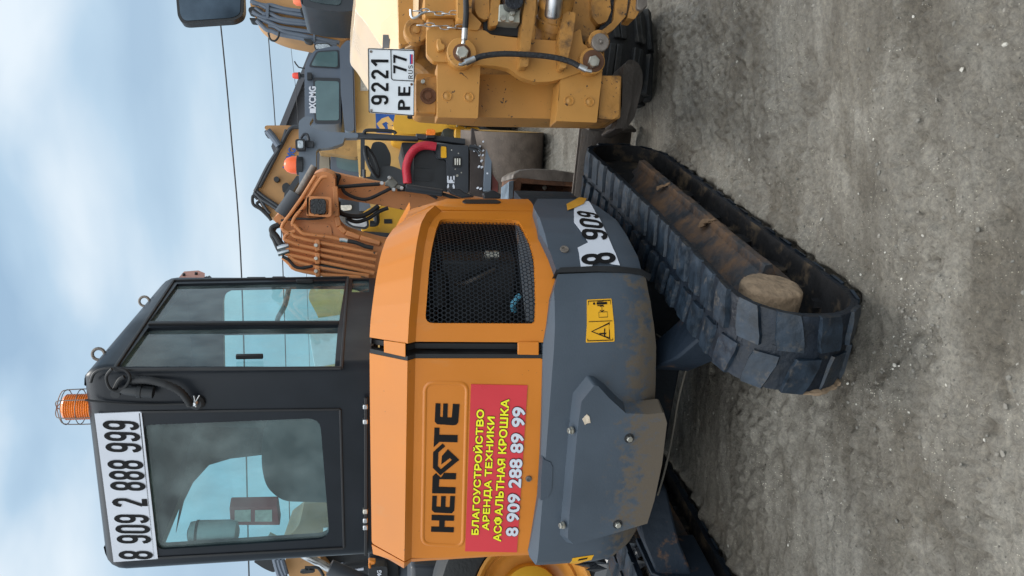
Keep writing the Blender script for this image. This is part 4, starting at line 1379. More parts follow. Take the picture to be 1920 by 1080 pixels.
for side in (1, -1):
    cx = side * TCX
    m = MB()
    secs = []
    for i in range(33):
        y = -.66 + 1.42 * i / 32
        wv = .012 * noise.noise((y * 6, side, 0))
        secs.append([T3(cx + side * l, y, z) for l, z in ((-.09, .10), (-.09, .308), (.018, .308), (.022, .292), (.095, .222), (.128, .216), (.130, .190), (.095, .17), (.07, .10))])
    rows(m, secs)
    TFR = lumpy('track_frame', m, .0035, 14, mat('muddy_track_frame', (.020, .024, .030), .6, var=.3, scale=6, dirt=(.115, .066, .037), damt=.82, dscale=8, dsoft=.2, bump=.8, bscale=25), EX, 1, 18)
    # crusts and clods along the ledge
    rs = random.Random(5 + side)
    for y in (-.17, .34):
        m = MB()
        sec = []
        big_ = rs.uniform(.7, 1.5)
        for i in range(9):
            f = i / 8
            r_ = .017 * big_ * math.sin(math.pi * (.06 + .88 * f)) ** .6 * rs.uniform(.8, 1.15)
            sec.append([T3(cx + side * (.095 + .04 * f), y + .012 * math.sin(f * 5) + r_ * math.cos(a), (.262 - .06 * f) + r_ * .45 * math.sin(a)) for a in [k * math.pi / 4 for k in range(8)]])
        rows(m, sec)
        lumpy('mud_crust', m, .012, 20, MUDM, EX, 1)
    # final drive hub packed with mud
    m = MB()
    yc, zc = -HL + .10, TR + .035
    axs = TF.to_3x3() @ Vector((side, 0, 0))
    prof = [(-.12, .10), (.05, .104), (.08, .106), (.096, .102), (.104, .085), (.108, .06), (.109, .02)]
    m.lathe(T3(cx, yc, zc), axs, prof, 28)
    lumpy('drive_hub', m, .0035, 18, MUDDRY if side > 0 else MUDM, EX, 1)
    m = MB().lathe(T3(cx, HL - .03, zc), axs, [(-.1, .16), (-.05, .18), (.02, .18), (.06, .15), (.07, .05)], 24)
    lumpy('idler_wheel', m, .005, 14, TRACKIN, EX, 0)
    for y in (-.5, -.2, .1, .42):
        MB().lathe(T3(cx, y, .085), axs, [(-.06, .05), (-.04, .05), (-.035, .07), (.035, .07), (.04, .05), (.06, .05)], 16).build('track_roller', TRACKIN, EX)
m = MB()
m.slab([T3(cx, -HL + .41, .30) for cx in (.80, .83)] + [T3(cx, -HL + .46, .30) for cx in (.83, .80)], (0, 0, .006))
TL = MB().slab([T3(.735, .10, .300), T3(.765, .10, .300), T3(.765, .14, .300), T3(.735, .14, .300)], (0, 0, .004)).build('maker_label', TIN, EX)
# undercarriage: centre box, legs to the track frames, slew ring
m = MB()
m.slab([T3(-.36, -.16, .22), T3(.36, -.16, .22), T3(.60, -.06, .22), T3(.60, .46, .22), T3(-.60, .46, .22), T3(-.60, -.06, .22)], (0, 0, .24))
m.lathe(T3(0, 0, .44), (0, 0, 1), [(0, .36), (.14, .36)], 32)
m.build('undercarriage', mat('grimy_underside', (.007, .010, .014), .7, spec=.2, var=.4, scale=6, dirt=(.05, .03, .018), damt=.4, dscale=8, bump=.4, bscale=30), EX, bevel=.012)
for sx_ in (1, -1):
    for (y0, y1) in ((-.42, -.56), (.40, .5)):
        m = MB()
        rows(m, [[T3(sx_ * l, y + dy, z) for (dy, z) in ((-.07, z0), (-.09, z0 - .16), (.13, z0 - .16), (.11, z0))] for (l, y, z0) in ((.30, y0 + .1, .46), (.45, (y0 + y1) / 2, .44), (.60, y1, .37), (.66, y1, .33))])
        m.build('frame_leg', NAVY, EX, bevel=.01)
    m = MB()
    m.slab([T3(sx_ * .58, -.70, .12), T3(sx_ * .58, -.40, .12), T3(sx_ * .58, -.40, .40), T3(sx_ * .58, -.62, .40), T3(sx_ * .58, -.70, .3)], TF.to_3x3() @ Vector((sx_ * .02, 0, 0)))
    m.build('frame_plate', NAVY, EX, bevel=.006)
# thin travel hose hanging under the tail
MB().tube([onp(x, y, 1, v) for x, y, v in ((1200, 600, -.1), (1250, 640, -.25), (1304, 652, -.35), (1288, 690, -.42), (1272, 750, -.45), (1262, 810, -.45), (1252, 860, -.45), (1236, 920, -.4), (1220, 960, -.3))], .0045, 8, 6).build('travel_hose', mat('dusty_hose', (.10, .088, .07), .8), EX)
# ------------------------------------------------------------------ dozer blade
m = MB()
sec = []
for lx in (-.90, .89):
    f = 1.36
    sec.append([T3(lx, f + a, z) for a, z in ((.10, .03), (.03, .09), (.0, .19), (.02, .29), (.075, .355), (.092, .352), (.045, .28), (.03, .19), (.055, .10), (.12, .035))])
rows(m, sec)
BL = m.build('dozer_blade', BROWNST, EX, bevel=.004)
m = MB()
m.slab([T3(.893, 1.36 + a, z) for a, z in ((.12, .03), (.0, .04), (-.03, .2), (.0, .33), (.07, .36), (.10, .34), (.06, .2))], TF.to_3x3() @ Vector((.018, 0, 0)))
m.build('blade_side', BROWNST, BL, bevel=.004)
for q in (.35, -.35):
    MB().bar(T3(q, .4, .30), T3(q, 1.38, .2), .1, .12).build('blade_arm', NAVY, BL, bevel=.006)
MB().bar(T3(-.9, 1.446, .360), T3(.905, 1.446, .360), .016, .010).build('blade_edge', OLDST, BL, bevel=.002)
# ------------------------------------------------------------------ boom, arm, bucket (swung out on the front post)
BD = 4.35
def B(x, y, dY=0): return W(x, y, BD + dY)
r5 = lambda x, y: (460 + x / 6, 340 + y / 6)
def BX_(l, dY): return [B(*r5(x, y), dY) for x, y in l]
side_px = [(1640, 1120), (1380, 1090), (870, 1060), (560, 960), (470, 860), (440, 700), (400, 520), (300, 420), (390, 360), (560, 180), (700, 40), (760, -80), (880, -120), (1010, -60), (1010, 40), (1030, 400), (1050, 500), (1120, 570), (1280, 625), (1520, 690), (1700, 720)]
m = MB()
m.slab(rnd(BX_(side_px, 0), .03), (0.05, .20, 0))
BM = m.build('boom', BOOMOR, EX, bevel=.008)
m = MB()                               # raised wear panel and edge flange
m.slab(rnd(BX_([(720, 480), (960, 480), (985, 640), (720, 610)], -.006), .02), (0, .008, 0))
m.build('boom_panel', BOOMOR, BM, bevel=.004)
m = MB()
for a, b in zip([(1010, 60), (1030, 400), (1055, 510), (1130, 580), (1290, 635)], [(1030, 400), (1055, 510), (1130, 580), (1290, 635), (1520, 700)]):
    m.bar(B(*r5(*a), -.004), B(*r5(*b), -.004), .03, .03)
m.build('boom_flange', BOOMOR, BM, bevel=.006)
PIPES = [[(1480, 815), (840, 690), (575, 628), (520, 590), (410, 520), (520, 350), (640, 180), (740, 20), (790, -60)],
         [(1470, 885), (840, 765), (600, 715), (470, 665), (440, 640), (480, 590), (560, 560)],
         [(1460, 958), (840, 830), (600, 780), (470, 755), (440, 735)],
         [(1450, 1030), (840, 902), (600, 850), (470, 822), (440, 800)],
         [(1390, 1062), (880, 978), (730, 945), (560, 895), (490, 830)],
         [(1300, 1075), (880, 1050), (570, 990), (500, 930), (420, 855)],
         [(1080, 660), (960, 630), (720, 600), (640, 580), (560, 500), (530, 480), (560, 400), (660, 280), (720, 170), (800, 40), (860, -40), (920, -50)]]
for pp in PIPES:
    MB().tube([B(*r5(x, y), -.05) for x, y in pp], .0105, 10, 3).build('boom_pipe', BOOMOR, BM)
for (ya, yb) in ((650, 790), (800, 935), (945, 1075)):
    m = MB().slab([B(*r5(x, y), -.068) for x, y in ((785, ya), (840, ya + 4), (840, yb), (785, yb - 4))], (0, .09, 0))
    cb = m.build('pipe_clamp', BOOMOR, BM, bevel=.006)
    MB().hexnut(B(*r5(795, (ya + yb) / 2), -.069), (0, -1, 0), .011, .01).build('clamp_bolt', ZINC, cb)
for pp, r_ in (([(1060, 660), (1110, 660), (1150, 670)], .0125),):
    MB().tube([B(*r5(x, y), -.05) for x, y in pp], r_, 10, 2).build('hose_fitting', STEEL, BM)
def bhose(name, pp, r_, dY=-.06, par=None, material=None):
    return MB().tube([B(*r5(x, y), dY) for x, y in pp], r_, 10, 5).build(name, material or RUBBER, par or BM)
bhose('hydraulic_hose', [(1150, 670), (1250, 690), (1350, 730), (1440, 748)], .0115)
bhose('hydraulic_hose', [(450, 740), (400, 700), (350, 620), (300, 560), (310, 520), (380, 490)], .016, -.02)
bhose('hydraulic_hose', [(430, 810), (380, 770), (330, 660), (300, 590), (340, 500)], .014, .03)
bhose('hydraulic_hose', [(420, 850), (480, 880), (560, 960), (640, 975), (760, 950)], .009, -.055)
bhose('hydraulic_hose', [(760, 950), (900, 960), (1100, 1000), (1350, 1060)], .012, -.045)
bhose('lamp_cable', [(400, 440), (520, 425), (640, 420), (720, 425), (800, 420), (900, 400), (950, 340)], .006, -.05)
for (x, y) in ((425, 740), (430, 800)):
    MB().lathe(B(*r5(x, y), -.05), (.3, 0, -1), [(-.03, .014), (0, .017), (.03, .014)], 10).build('hose_fitting', STEEL, BM)
# lamp on the boom
m = MB()
fo = rnd(BX_([(690, 165), (970, 175), (970, 405), (690, 385)], -.10), .02)
fi = rnd(BX_([(725, 200), (940, 205), (935, 375), (722, 362)], -.10), .015)
m.slab(fo, (0, .02, 0), [fi])
m.slab(BX_([(690, 165), (715, 165), (712, 385), (690, 385)], -.10), (0, .1, 0))
WL = m.build('work_lamp_bracket', BOOMOR, BM, bevel=.004)
m = MB().slab(rnd(BX_([(735, 195), (905, 195), (905, 365), (735, 365)], -.115), .02), (0, .06, 0))
m.build('work_lamp', LEDF, WL, bevel=.004)
# boom cylinder
cylA, cylB = B(*r5(420, 390), .0), B(*r5(590, 150), .0)
m = MB().lathe(cylA, cylB - cylA, [(0, .05), ((cylB - cylA).length * .98, .05), ((cylB - cylA).length, .042)], 20)
BCY = m.build('boom_cylinder', FARGD, EX)
m = MB().lathe(cylB, B(*r5(700, -40), 0) - cylB, [(0, .02), (.18, .02)], 14)
m.build('piston_rod', OLDST, BCY)
# arm coming down beyond the knee
AD_ = .22
arm = [(625, 352), (588, 340), (583, 326), (600, 318), (650, 330), (760, 352), (900, 372), (1010, 392), (1010, 428), (880, 424), (800, 402), (706, 384), (634, 372)]
m = MB().slab(rnd([B(x, y, AD_) for x, y in arm], .03), (0.03, .15, 0))
AR = m.build('arm', BOOMOR, EX, bevel=.01)
m = MB().lathe(B(606, 336, AD_ - .1), (0, 1, 0), [(0, .03), (.01, .045), (.34, .045), (.35, .03)], 18)
m.build('knee_pin', OLDST, AR)
def ahose(name, pp, r_, dY, material=RUBBER):
    return MB().tube([B(x, y, AD_ + dY) for x, y in pp], r_, 10, 5).build(name, material, AR)
ahose('hydraulic_hose', [(588, 338), (594, 326), (610, 322), (630, 328), (636, 330), (632, 342), (634, 350), (680, 347), (712, 345)], .011, -.05)
ahose('hydraulic_hose', [(642, 352), (648, 362), (670, 372), (690, 373), (715, 362), (735, 352)], .010, -.06)
ahose('hydraulic_hose', [(634, 378), (636, 396), (650, 404), (672, 406), (690, 400), (710, 386)], .014, -.03)
ahose('hydraulic_hose', [(650, 410), (668, 416), (690, 410), (712, 396), (728, 390)], .011, -.02)
ahose('hydraulic_hose', [(740, 348), (770, 352), (800, 360), (830, 364), (870, 378)], .011, -.05)
ahose('hydraulic_hose', [(745, 356), (770, 357), (800, 362), (820, 372)], .009, -.06)
m = MB()
m.bar(B(728, 337, AD_ - .06), B(741, 350, AD_ - .06), .05, .05); m.bar(B(722, 344, AD_ - .06), B(752, 352, AD_ - .06), .025, .03)
m.build('valve_block', mat('cast_grey', (.2, .2, .18), .6, metal=.3, var=.3, scale=30), AR, bevel=.004)
for (x, y) in ((716, 344), (753, 353), (738, 356), (730, 334)):
    MB().hexnut(B(x, y, AD_ - .09), (0, -1, 0), .012, .02).build('hose_fitting', STEEL, AR)
# arm cylinder guard and linkage low on the arm
m = MB()
m.slab([B(x, y, AD_ - .12) for x, y in ((838, 352), (862, 354), (870, 360), (890, 368), (868, 370), (846, 362))], (0, .05, 0))
m.slab([B(x, y, AD_ - .10) for x, y in ((905, 362), (925, 356), (940, 364), (938, 372), (908, 373))], (0, .05, 0))
m.tube([B(760, 352, AD_ - .08), B(830, 362, AD_ - .08)], .022, 12)
m.build('bucket_linkage', FARGD, AR, bevel=.006)
# bucket standing on its cutting edge beyond the blade
bk = 4.95
K = lambda x, y, d=0: W(x, y, bk + d)
m = MB()
m.slab([K(*q) for q in ((962, 338), (972, 333), (1084, 342), (1086, 420), (955, 420))], (0.06, .42, 0), [[K(*q) for q in ((978, 344), (1076, 350), (1078, 410), (970, 410))]])
m.slab([K(x, y, .3) for x, y in ((970, 338), (1082, 345), (1084, 415), (962, 415))], (0, .02, 0))
BU = m.build('bucket', RUSTM, EX, bevel=.006)
m = MB()
m.slab([K(*q) for q in ((962, 326), (975, 318), (1000, 316), (1040, 318), (1078, 324), (1085, 330), (1085, 343), (1060, 342), (1020, 340), (975, 334), (960, 336))], (0.04, .44, 0))
m.build('bucket_lip', OLDST, BU, bevel=.008)
MB().lathe(K(1021, 352, .29), (0, -1, 0), [(0, .016), (.01, .014), (.016, .006)], 12).build('bucket_bolt', TIN, BU)
MB().slab([K(x, y, -.01) for x, y in ((954, 340), (963, 338), (962, 372), (953, 374))], (0, .3, 0)).build('bucket_ear', mat('blue_grey_steel', (.13, .17, .21), .5, metal=.3, var=.3, scale=14), BU, bevel=.004)
# ================================================================== NEIGHBOURS
def ws(mb, px, Y, th, holes=(), rad=0, mi=0):
    o = [W(x, y, Y) for x, y in px]
    return mb.slab(rnd(o, rad) if rad else o, (0, th, 0), [[W(x, y, Y) for x, y in h] for h in holes], mi)
def wtube(mb, pts, Y, r, n=10, sm=5):
    return mb.tube([W(q[0], q[1], Y + (q[2] if len(q) > 2 else 0)) for q in pts], r, n, sm)
def disc(mb, x, y, Y, rpx, th, n=28, inner=0):
    c = W(x, y, Y)
    r = rpx * Y / FPX
    if inner:
        k = inner * Y / FPX
        return mb.lathe(c, (0, -1, 0), [(-.002, k), (0, r), (-th, r)][:0] or [(-th, r), (0, r), (0, k), (-th * .6, k)], n)
    return mb.lathe(c, (0, -1, 0), [(-th, r), (-.004, r), (0, r * .95)], n)
# ------------------------------------------------------------------ grader front, close on the right
GY = 3.3
p_ = W(900, 60, GY)
GR = thing('road_grader', 'dusty yellow grader with a white number plate and black hose on its linkage', 'road machine', Matrix.Translation((p_.x, GY, 0)))
r7 = lambda l: [(640 + x / 3, y / 3) for x, y in l]
# sloping bonnet
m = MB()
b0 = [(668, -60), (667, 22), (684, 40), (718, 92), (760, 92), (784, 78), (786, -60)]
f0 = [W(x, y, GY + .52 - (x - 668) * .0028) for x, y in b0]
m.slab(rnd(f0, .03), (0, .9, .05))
BN = m.build('bonnet', mat('sky_paled_bonnet_paint', (.70, .48, .26), .3, var=.06, scale=4, coat=.5), GR, bevel=.02, segs=3)
m = MB(); m.bar(W(683, 38, GY + .46), W(696, -10, GY + .44), .012, .004); m.bar(W(684, 36, GY + .46), W(722, 2, GY + .37), .012, .004)
for q in ([(718, 65), (728, 65), (729, 72), (731, 73), (729, 90), (717, 90)], [(751, 68), (759, 68), (758, 92), (750, 92)]):
    s_ = MB(); s_.slab([W(x, y, GY + .52 - (x - 668) * .0028 - .004) for x, y in q], (0, .01, 0)); s_.build('bonnet_slot', RUBBER, BN)
m = MB()
ws(m, [(716, 92), (786, 78), (800, -60), (1010, -60), (1010, 200), (820, 160), (790, 130)], GY + .55, .5)
m.build('front_frame', GRADW, GR, bevel=.02)
m = MB()
ws(m, [(745, -60), (800, -60), (795, 50), (790, 78), (748, 85)], GY + .22, .3, rad=.02)
m.build('grille_panel', GRADY, GR, bevel=.01)
m = MB(); ws(m, [(757, -30), (764, -30), (764, 25), (757, 25)], GY + .214, .01, rad=.01); ws(m, [(770, -30), (775, -30), (775, 25), (770, 25)], GY + .214, .01, rad=.01)
# number plate
PX = [(690, 90), (777, 93), (776, 217), (691, 211)]
m = MB()
m.slab(rnd([W(x, y, GY - .02) for x, y in PX], .012), (0, .006, 0))
NP = m.build('number_plate', PLATEW, GR)
NP['label'] = 'white registration plate with black characters'
z7 = lambda x, y: W(640 + x / 3, y / 3, GY - .0215)
m = MB()
def plate_txt(m, s, bl, br, tl, **kw):
    o = z7(*bl)
    glyphs(m, s, affine(o, z7(*br) - o, z7(*tl) - o, .0006), **kw)
plate_txt(m, '9221', (265, 590), (265, 322), (167, 590), wd=.15, adv=.66)
m.build('lettering', INK, NP, smooth=0); m = MB()
plate_txt(m, 'PE', (386, 618), (388, 482), (318, 618), wd=.17, adv=.7)
m.build('lettering', INK, NP, smooth=0); m = MB()
plate_txt(m, '77', (367, 414), (367, 312), (292, 414), wd=.16, adv=.66)
m.build('lettering', INK, NP, smooth=0); m = MB()
plate_txt(m, 'RUS', (402, 444), (402, 366), (376, 444), wd=.10, adv=.64)
m.build('lettering', INK, NP, smooth=0)
m = MB()
fn_ = lambda x, y: z7(x, y) + Vector((0, -.0006, 0))
for pts, cl in (([(151, 274), (410, 284), (408, 650), (156, 630)], True), ([(278, 280), (281, 440), (290, 450), (408, 456)], False)):
    q = [fn_(*a) for a in pts]
    for a, b in zip(q, q[1:] + (q[:1] if cl else [])):
        m.bar(a, b, .0032, .0012, side=(0, 0, 1) if abs((b - a).z) < abs((b - a).x) else (1, 0, 0))
m.build('plate_border', INK, NP)
for i, (c_, xa) in enumerate((((.75, .75, .78), 377), ((.03, .08, .35), 385), ((.6, .02, .04), 393))):
    MB().slab([fn_(xa + dx, y) for dx, y in ((0, 360), (0, 306), (8, 306), (8, 360))], (0, .0005, 0)).build('flag_stripe', mat('flag_colour', c_, .5), NP)
for (x, y) in ((167, 290), (169, 620)):
    MB().lathe(z7(x, y), (0, -1, 0), [(-.002, .006), (.002, .005)], 10).build('plate_screw', OLDST, NP)
MB().lathe(z7(395, 474), (0, -1, 0), [(-.002, .006), (.003, .004)], 10).build('plate_screw', RUSTM, NP)
# post with clamp plates
m = MB(); ws(m, [(780, 138), (1165, 142), (1163, 222), (1148, 225), (905, 220), (790, 212), (778, 206)], GY + .15, .2, rad=.012)
m.build('linkage_post', GRADY, GR, bevel=.008)
m = MB(); ws(m, [(1128, 142), (1154, 142), (1163, 152), (1160, 218), (1150, 224), (1122, 222)], GY + .02, .16, rad=.01)
m.build('post_foot', GRADW, GR, bevel=.008)
for pts, dims, d_ in (([(820, 117), (901, 121), (896, 222), (820, 220)], ((838, 180), (879, 182)), .0), ([(1050, 150), (1070, 140), (1130, 130), (1119, 230), (1043, 227)], ((1067, 189), (1105, 191)), -.01)):
    m = MB(); ws(m, pts, GY + d_, .13, rad=.006)
    cpz = m.build('clamp_plate', GRADY, GR, bevel=.008)
    for (x, y) in dims:
        m = MB(); c = W(x, y, GY + d_)
        r = 8.2 * GY / FPX
        m.lathe(c, (0, -1, 0), [(-.004, r * 1.15), (.005, r * 1.08), (.005, r * .98), (.0008, r * .9), (.0008, r * .75), (.004, r * .35), (.005, .001)], 22)
        m.build('plug_weld', GRADY, cpz)
m = MB(); ws(m, [(779, 150), (820, 140), (818, 214), (779, 211)], GY + .06, .06)
MNT = m.build('bolt_pad', GRADW, GR, bevel=.006)
m = MB(); c = W(803, 180, GY + .06)
m.lathe(c, (0, -1, 0), [(-.002, .037), (.006, .035), (.007, .026), (.003, .024), (.003, .016), (.012, .014), (.013, .004)], 26)
m.build('rusty_boss', RUSTM, MNT)
MB().hexnut(W(793, 154, GY + .05), (0, -1, 0), .010, .014).build('hex_bolt', ZINC, MNT)
# linkage plate with its long lobed edge
m = MB()
web = r7([(480, 165), (810, 170), (840, 195), (1010, 215), (1230, 230), (1345, 160), (1360, 250), (1480, 290), (1475, 380), (1350, 405), (1250, 440), (1180, 458), (1100, 462), (1020, 440), (940, 385), (870, 370), (780, 365), (690, 368), (640, 350), (520, 346), (480, 305)])
m.slab(rnd([W(x, y, GY - .02) for x, y in web], .012), (0, .05, 0))
WB = m.build('linkage_plate', GRADY, GR, bevel=.006)
def boss(x, y, r1, mat1, r2=None, name='pin_boss', d=-.06):
    m = MB(); c = W(x, y, GY + d)
    r = r1 * GY / FPX
    m.lathe(c, (0, -1, 0), [(-.06, r), (-.003, r), (0, r * .94)], 28)
    o = m.build(name, mat1, GR)
    return o
q = boss(866, 98, 28, GRADY); m = MB(); MB().lathe(W(866, 99, GY - .062), (0, -1, 0), [(-.004, .039), (.001, .038)], 24).build('washer', RUSTM, q)
MB().hexnut(W(866, 100, GY - .063), (0, -1, 0), .028, .022).lathe(W(866, 100, GY - .085), (0, -1, 0), [(0, .019), (.005, .018)], 18).build('hex_nut', ZINC, q)
q = boss(1111, 114, 25, GRADY); MB().lathe(W(1113, 114, GY - .062), (0, -1, 0), [(-.004, .05), (.001, .048)], 24).build('washer', RUSTM, q)
MB().hexnut(W(1112, 117, GY - .063), (0, -1, 0), .027, .022).lathe(W(1112, 117, GY - .085), (0, -1, 0), [(0, .018), (.005, .017)], 18).build('hex_nut', ZINC, q)
q = boss(1124, 76, 21, GRADW, d=-.06); MB().lathe(W(1126, 79, GY - .075), (0, -1, 0), [(-.03, .039), (0, .039), (.003, .036), (.003, .012), (.001, .01)], 26).lathe(W(1126, 79, GY - .076), (0, -1, 0), [(0, .008), (.012, .007), (.014, .004)], 10).build('steel_pin', OLDST, q)
m = MB(); ws(m, r7([(540, 215), (560, 212), (565, 240), (585, 250), (580, 280), (545, 285), (537, 260)]), GY - .05, .05); m.build('grease_lug', GRADY, GR, bevel=.006)
HS = MB(); wtube(HS, [(889, 111), (905, 105), (940, 101), (980, 102), (1020, 105), (1050, 110), (1072, 117), (1088, 126)], GY - .10, .0125, 10, 6)
HS = HS.build('hydraulic_hose', mat('ribbed_hose', (.014, .015, .018), .5, var=.3, scale=90, bump=.6, bscale=70), GR)
for pts in ([(860, 120), (866, 121), (874, 117)], [(1088, 126), (1100, 132), (1109, 134)]):
    m = MB(); wtube(m, pts, GY - .10, .008, 8, 3); m.build('hose_end', STEEL, HS)
for a, b in (((872, 118), (890, 110)), ((1085, 124), (1099, 131))):
    m = MB(); wtube(m, [a, b], GY - .10, .0145, 12, 1); m.build('hose_ferrule', STEEL, HS)
m = MB(); wtube(m, [(873, -20), (874, 20), (873, 42), (872, 56)], GY - .12, .012, 10, 4); hz = m.build('hydraulic_hose', RUBBER, GR)
m = MB(); wtube(m, [(872, 54), (871, 74)], GY - .12, .013, 10, 1); wtube(m, [(871, 72), (869, 78), (869, 82)], GY - .11, .008, 8, 2); m.build('hose_ferrule', STEEL, hz)
# guide wheel, chains
m = MB(); c = W(781, 56, GY + .08); m.lathe(c, (0, -1, 0), [(-.06, .055), (-.004, .055), (0, .05), (0, .03), (-.006, .028), (-.006, .016), (.004, .015), (.006, .006)], 28); m.build('guide_wheel', GRADW, GR)
def chain(pts, Y, nl):
    m = MB()
    P = [Vector(q) for q in pts]
    A, Bv = W(*P[0], Y), W(*P[-1], Y)
    for i in range(nl):
        f = (i + .5) / nl
        c = A.lerp(Bv, f) + Vector((.006 * math.sin(f * 7), 0, 0))
        t = (Bv - A).normalized()
        L_ = (Bv - A).length / nl * .66
        sd = Vector((1, 0, 0)) if i % 2 else Vector((.25, 1, 0)).normalized()
        ring_ = []
        for k in range(12):
            a = 2 * math.pi * k / 12
            ring_.append(c + t * (L_ * math.cos(a)) + sd * (.0085 * math.sin(a)))
        m.tube(ring_, .0026, 6, 1, True)
    return m.build('chain', STEEL, GR)
chain([(776, 22), (858, 24)], GY - .04, 6)
chain([(784, 49), (870, 50)], GY - .04, 6)
m = MB(); wtube(m, [(770, 18), (772, 32), (780, 33), (790, 26), (800, 22)], GY - .04, .006, 8, 4); m.build('chain_hook', STEEL, GR)
# upper brackets and barrel
m = MB(); ws(m, r7([(470, -60), (700, -60), (720, 110), (660, 120), (640, 90), (470, 90)]), GY + .0, .2, rad=.01); m.build('upper_bracket', GRADY, GR, bevel=.01)
m = MB(); ws(m, r7([(480, 100), (640, 100), (660, 190), (480, 200)]), GY + .03, .1); m.build('lower_bracket', GRADY, GR, bevel=.01)
m = MB(); ws(m, r7([(652, -60), (718, -60), (716, 90), (690, 118), (655, 100)]), GY - .09, .1, rad=.008); m.build('lug_plate', GRADY, GR, bevel=.008)
m = MB(); ws(m, r7([(720, 60), (790, 130), (770, 170), (715, 165)]), GY - .03, .1, rad=.008); m.build('gusset', GRADY, GR, bevel=.008)
m = MB(); ws(m, r7([(755, -60), (835, -60), (832, 100), (810, 112), (770, 95), (752, 60)]), GY - .03, .12, rad=.012); m.build('pin_block', GRADW, GR, bevel=.01)
m = MB(); ws(m, r7([(850, -60), (900, -60), (880, 140), (840, 150), (832, 130)]), GY - .06, .1, rad=.008); m.build('lug_plate', GRADW, GR, bevel=.008)
m = MB(); ws(m, r7([(800, 110), (1010, 110), (1015, 205), (830, 195), (800, 165)]), GY + .0, .02, rad=.01); m.build('dark_opening', RUBBER, GR)
m = MB(); ws(m, [(936, 8), (976, 8), (975, 43), (934, 40)], GY - .07, .1); VB = m.build('valve_block', mat('zinc_block', (.42, .42, .36), .45, metal=.6, var=.25, scale=20), GR, bevel=.004)
for (x, y) in ((943, 36), (958, 37), (960, 25)):
    MB().hexnut(W(x, y, GY - .072), (0, -1, 0), .013, .016).build('hex_bolt', ZINC, VB)
m = MB(); ws(m, [(944, -30), (985, -30), (980, 12), (965, 18), (948, 12)], GY - .12, .12, rad=.02); m.build('greased_fitting', GREASE, GR, bevel=.01)
for q in (r7([(1040, -60), (1090, -60), (1095, 30), (1075, 180), (1050, 375), (1005, 375), (1010, 200)]), r7([(1250, 60), (1320, 70), (1300, 220), (1262, 385), (1232, 380), (1225, 220)])):
    m = MB(); ws(m, q, GY - .09, .12, rad=.01); m.build('rib_plate', GRADW, GR, bevel=.008)
m = MB()
a, b = W(1050, -30, GY - .10), W(1024, 96, GY + .10)
m.lathe(a, b - a, [(0, .075), (.10, .078), (.105, .068), (.15, .068), (.155, .074), (.19, .074), (.195, .062), (.36, .06), (.38, .04)], 28)
CYL = m.build('hydraulic_cylinder', GRADW, GR)
m = MB(); m.lathe(W(1046, -60, GY - .20), W(1038, 14, GY - .12) - W(1046, -60, GY - .20), [(0, .036), (.19, .036), (.2, .03)], 20); m.build('piston_rod', STEEL, CYL)
# worn flanges over the tyre
for q in ([(1108, -40), (1140, -40), (1146, 20), (1138, 40), (1122, 46), (1110, 30)], [(1160, -40), (1182, -40), (1174, 30), (1150, 56), (1128, 70), (1122, 62), (1150, 40)], [(1190, -40), (1200, -40), (1200, 20), (1190, 36), (1176, 34), (1182, 10)]):
    m = MB(); ws(m, q, GY + .02, .09, rad=.01); m.build('worn_flange', GRADW, GR, bevel=.01)
m = MB(); ws(m, [(1140, -40), (1165, -40), (1150, 40), (1132, 62), (1120, 60), (1136, 30)], GY + .05, .06, rad=.01); m.build('greased_web', GREASE, GR, bevel=.01)
m = MB(); ws(m, [(1196, -20), (1212, -20), (1214, 12), (1204, 20), (1194, 16)], GY + .0, .08); m.build('flange_nut', OLDST, GR, bevel=.006)
m = MB(); ws(m, [(1040, -60), (1125, -60), (1118, 60), (1100, 80), (1060, 90), (1045, 150), (1010, 110)], GY + .06, .08); m.build('back_web', GRADW, GR, bevel=.01)
# tyre behind and the moldboard end
tc_ = G(1236, 100); TYr = .30
m = MB()
TY0 = 4.3
c = W(1140, 20, TY0)
c.z = .36
m.lathe(Vector((W(1200, 205, TY0).x + .02, TY0, .36)), (1, 0, 0), [(0, .2), (.0, .29), (.03, .345), (.10, .36), (.42, .36), (.48, .34), (.5, .28), (.5, .2)], 40)
TRD = MB()
FTY = m.build('front_tyre', mat('tyre_rubber', (.010, .0105, .012), .65, var=.3, scale=12, dirt=(.06, .055, .05), damt=.3, dscale=8, bump=.3), GR)
xt = W(1200, 205, TY0).x + .02
for k in range(30):
    a = 2 * math.pi * k / 30
    for lo_, hi_, sk in ((.01, .235, .07), (.265, .49, -.07)):
        m = MB(); vs = []
        for (xx, aa) in ((lo_, a + (k % 2) * .1 + sk), (hi_, a + (k % 2) * .1)):
            for rr_ in (.33, .385 if .1 < xx < .4 else .372):
                for da in (-.05, .05):
                    vs.append((xt + xx, TY0 + rr_ * math.sin(aa + da), .36 + .0 + rr_ * math.cos(aa + da)))
        TRD.add(vs, [(0, 1, 3, 2), (4, 6, 7, 5), (0, 4, 5, 1), (2, 3, 7, 6), (0, 2, 6, 4), (1, 5, 7, 3)])
TRD.build('tyre_tread', mat('tyre_tread_rubber', (.011, .012, .013), .65, var=.3, scale=12, dirt=(.07, .062, .052), damt=.5, dscale=9, bump=.4), FTY, bevel=.006)
m = MB(); ws(m, [(1150, 190), (1168, 130), (1178, 110), (1196, 116), (1205, 135), (1205, 160), (1190, 220), (1172, 245), (1148, 240), (1160, 225)], GY + .25, .2, rad=.02)
m.build('scraper_shoe', BROWNST, GR, bevel=.012)
m = MB(); ws(m, [(1168, 120), (1190, 120), (1184, 190), (1172, 240), (1152, 242), (1166, 200)], GY + .18, .07, rad=.01)
m.build('shoe_rib', BROWNST, GR, bevel=.01)
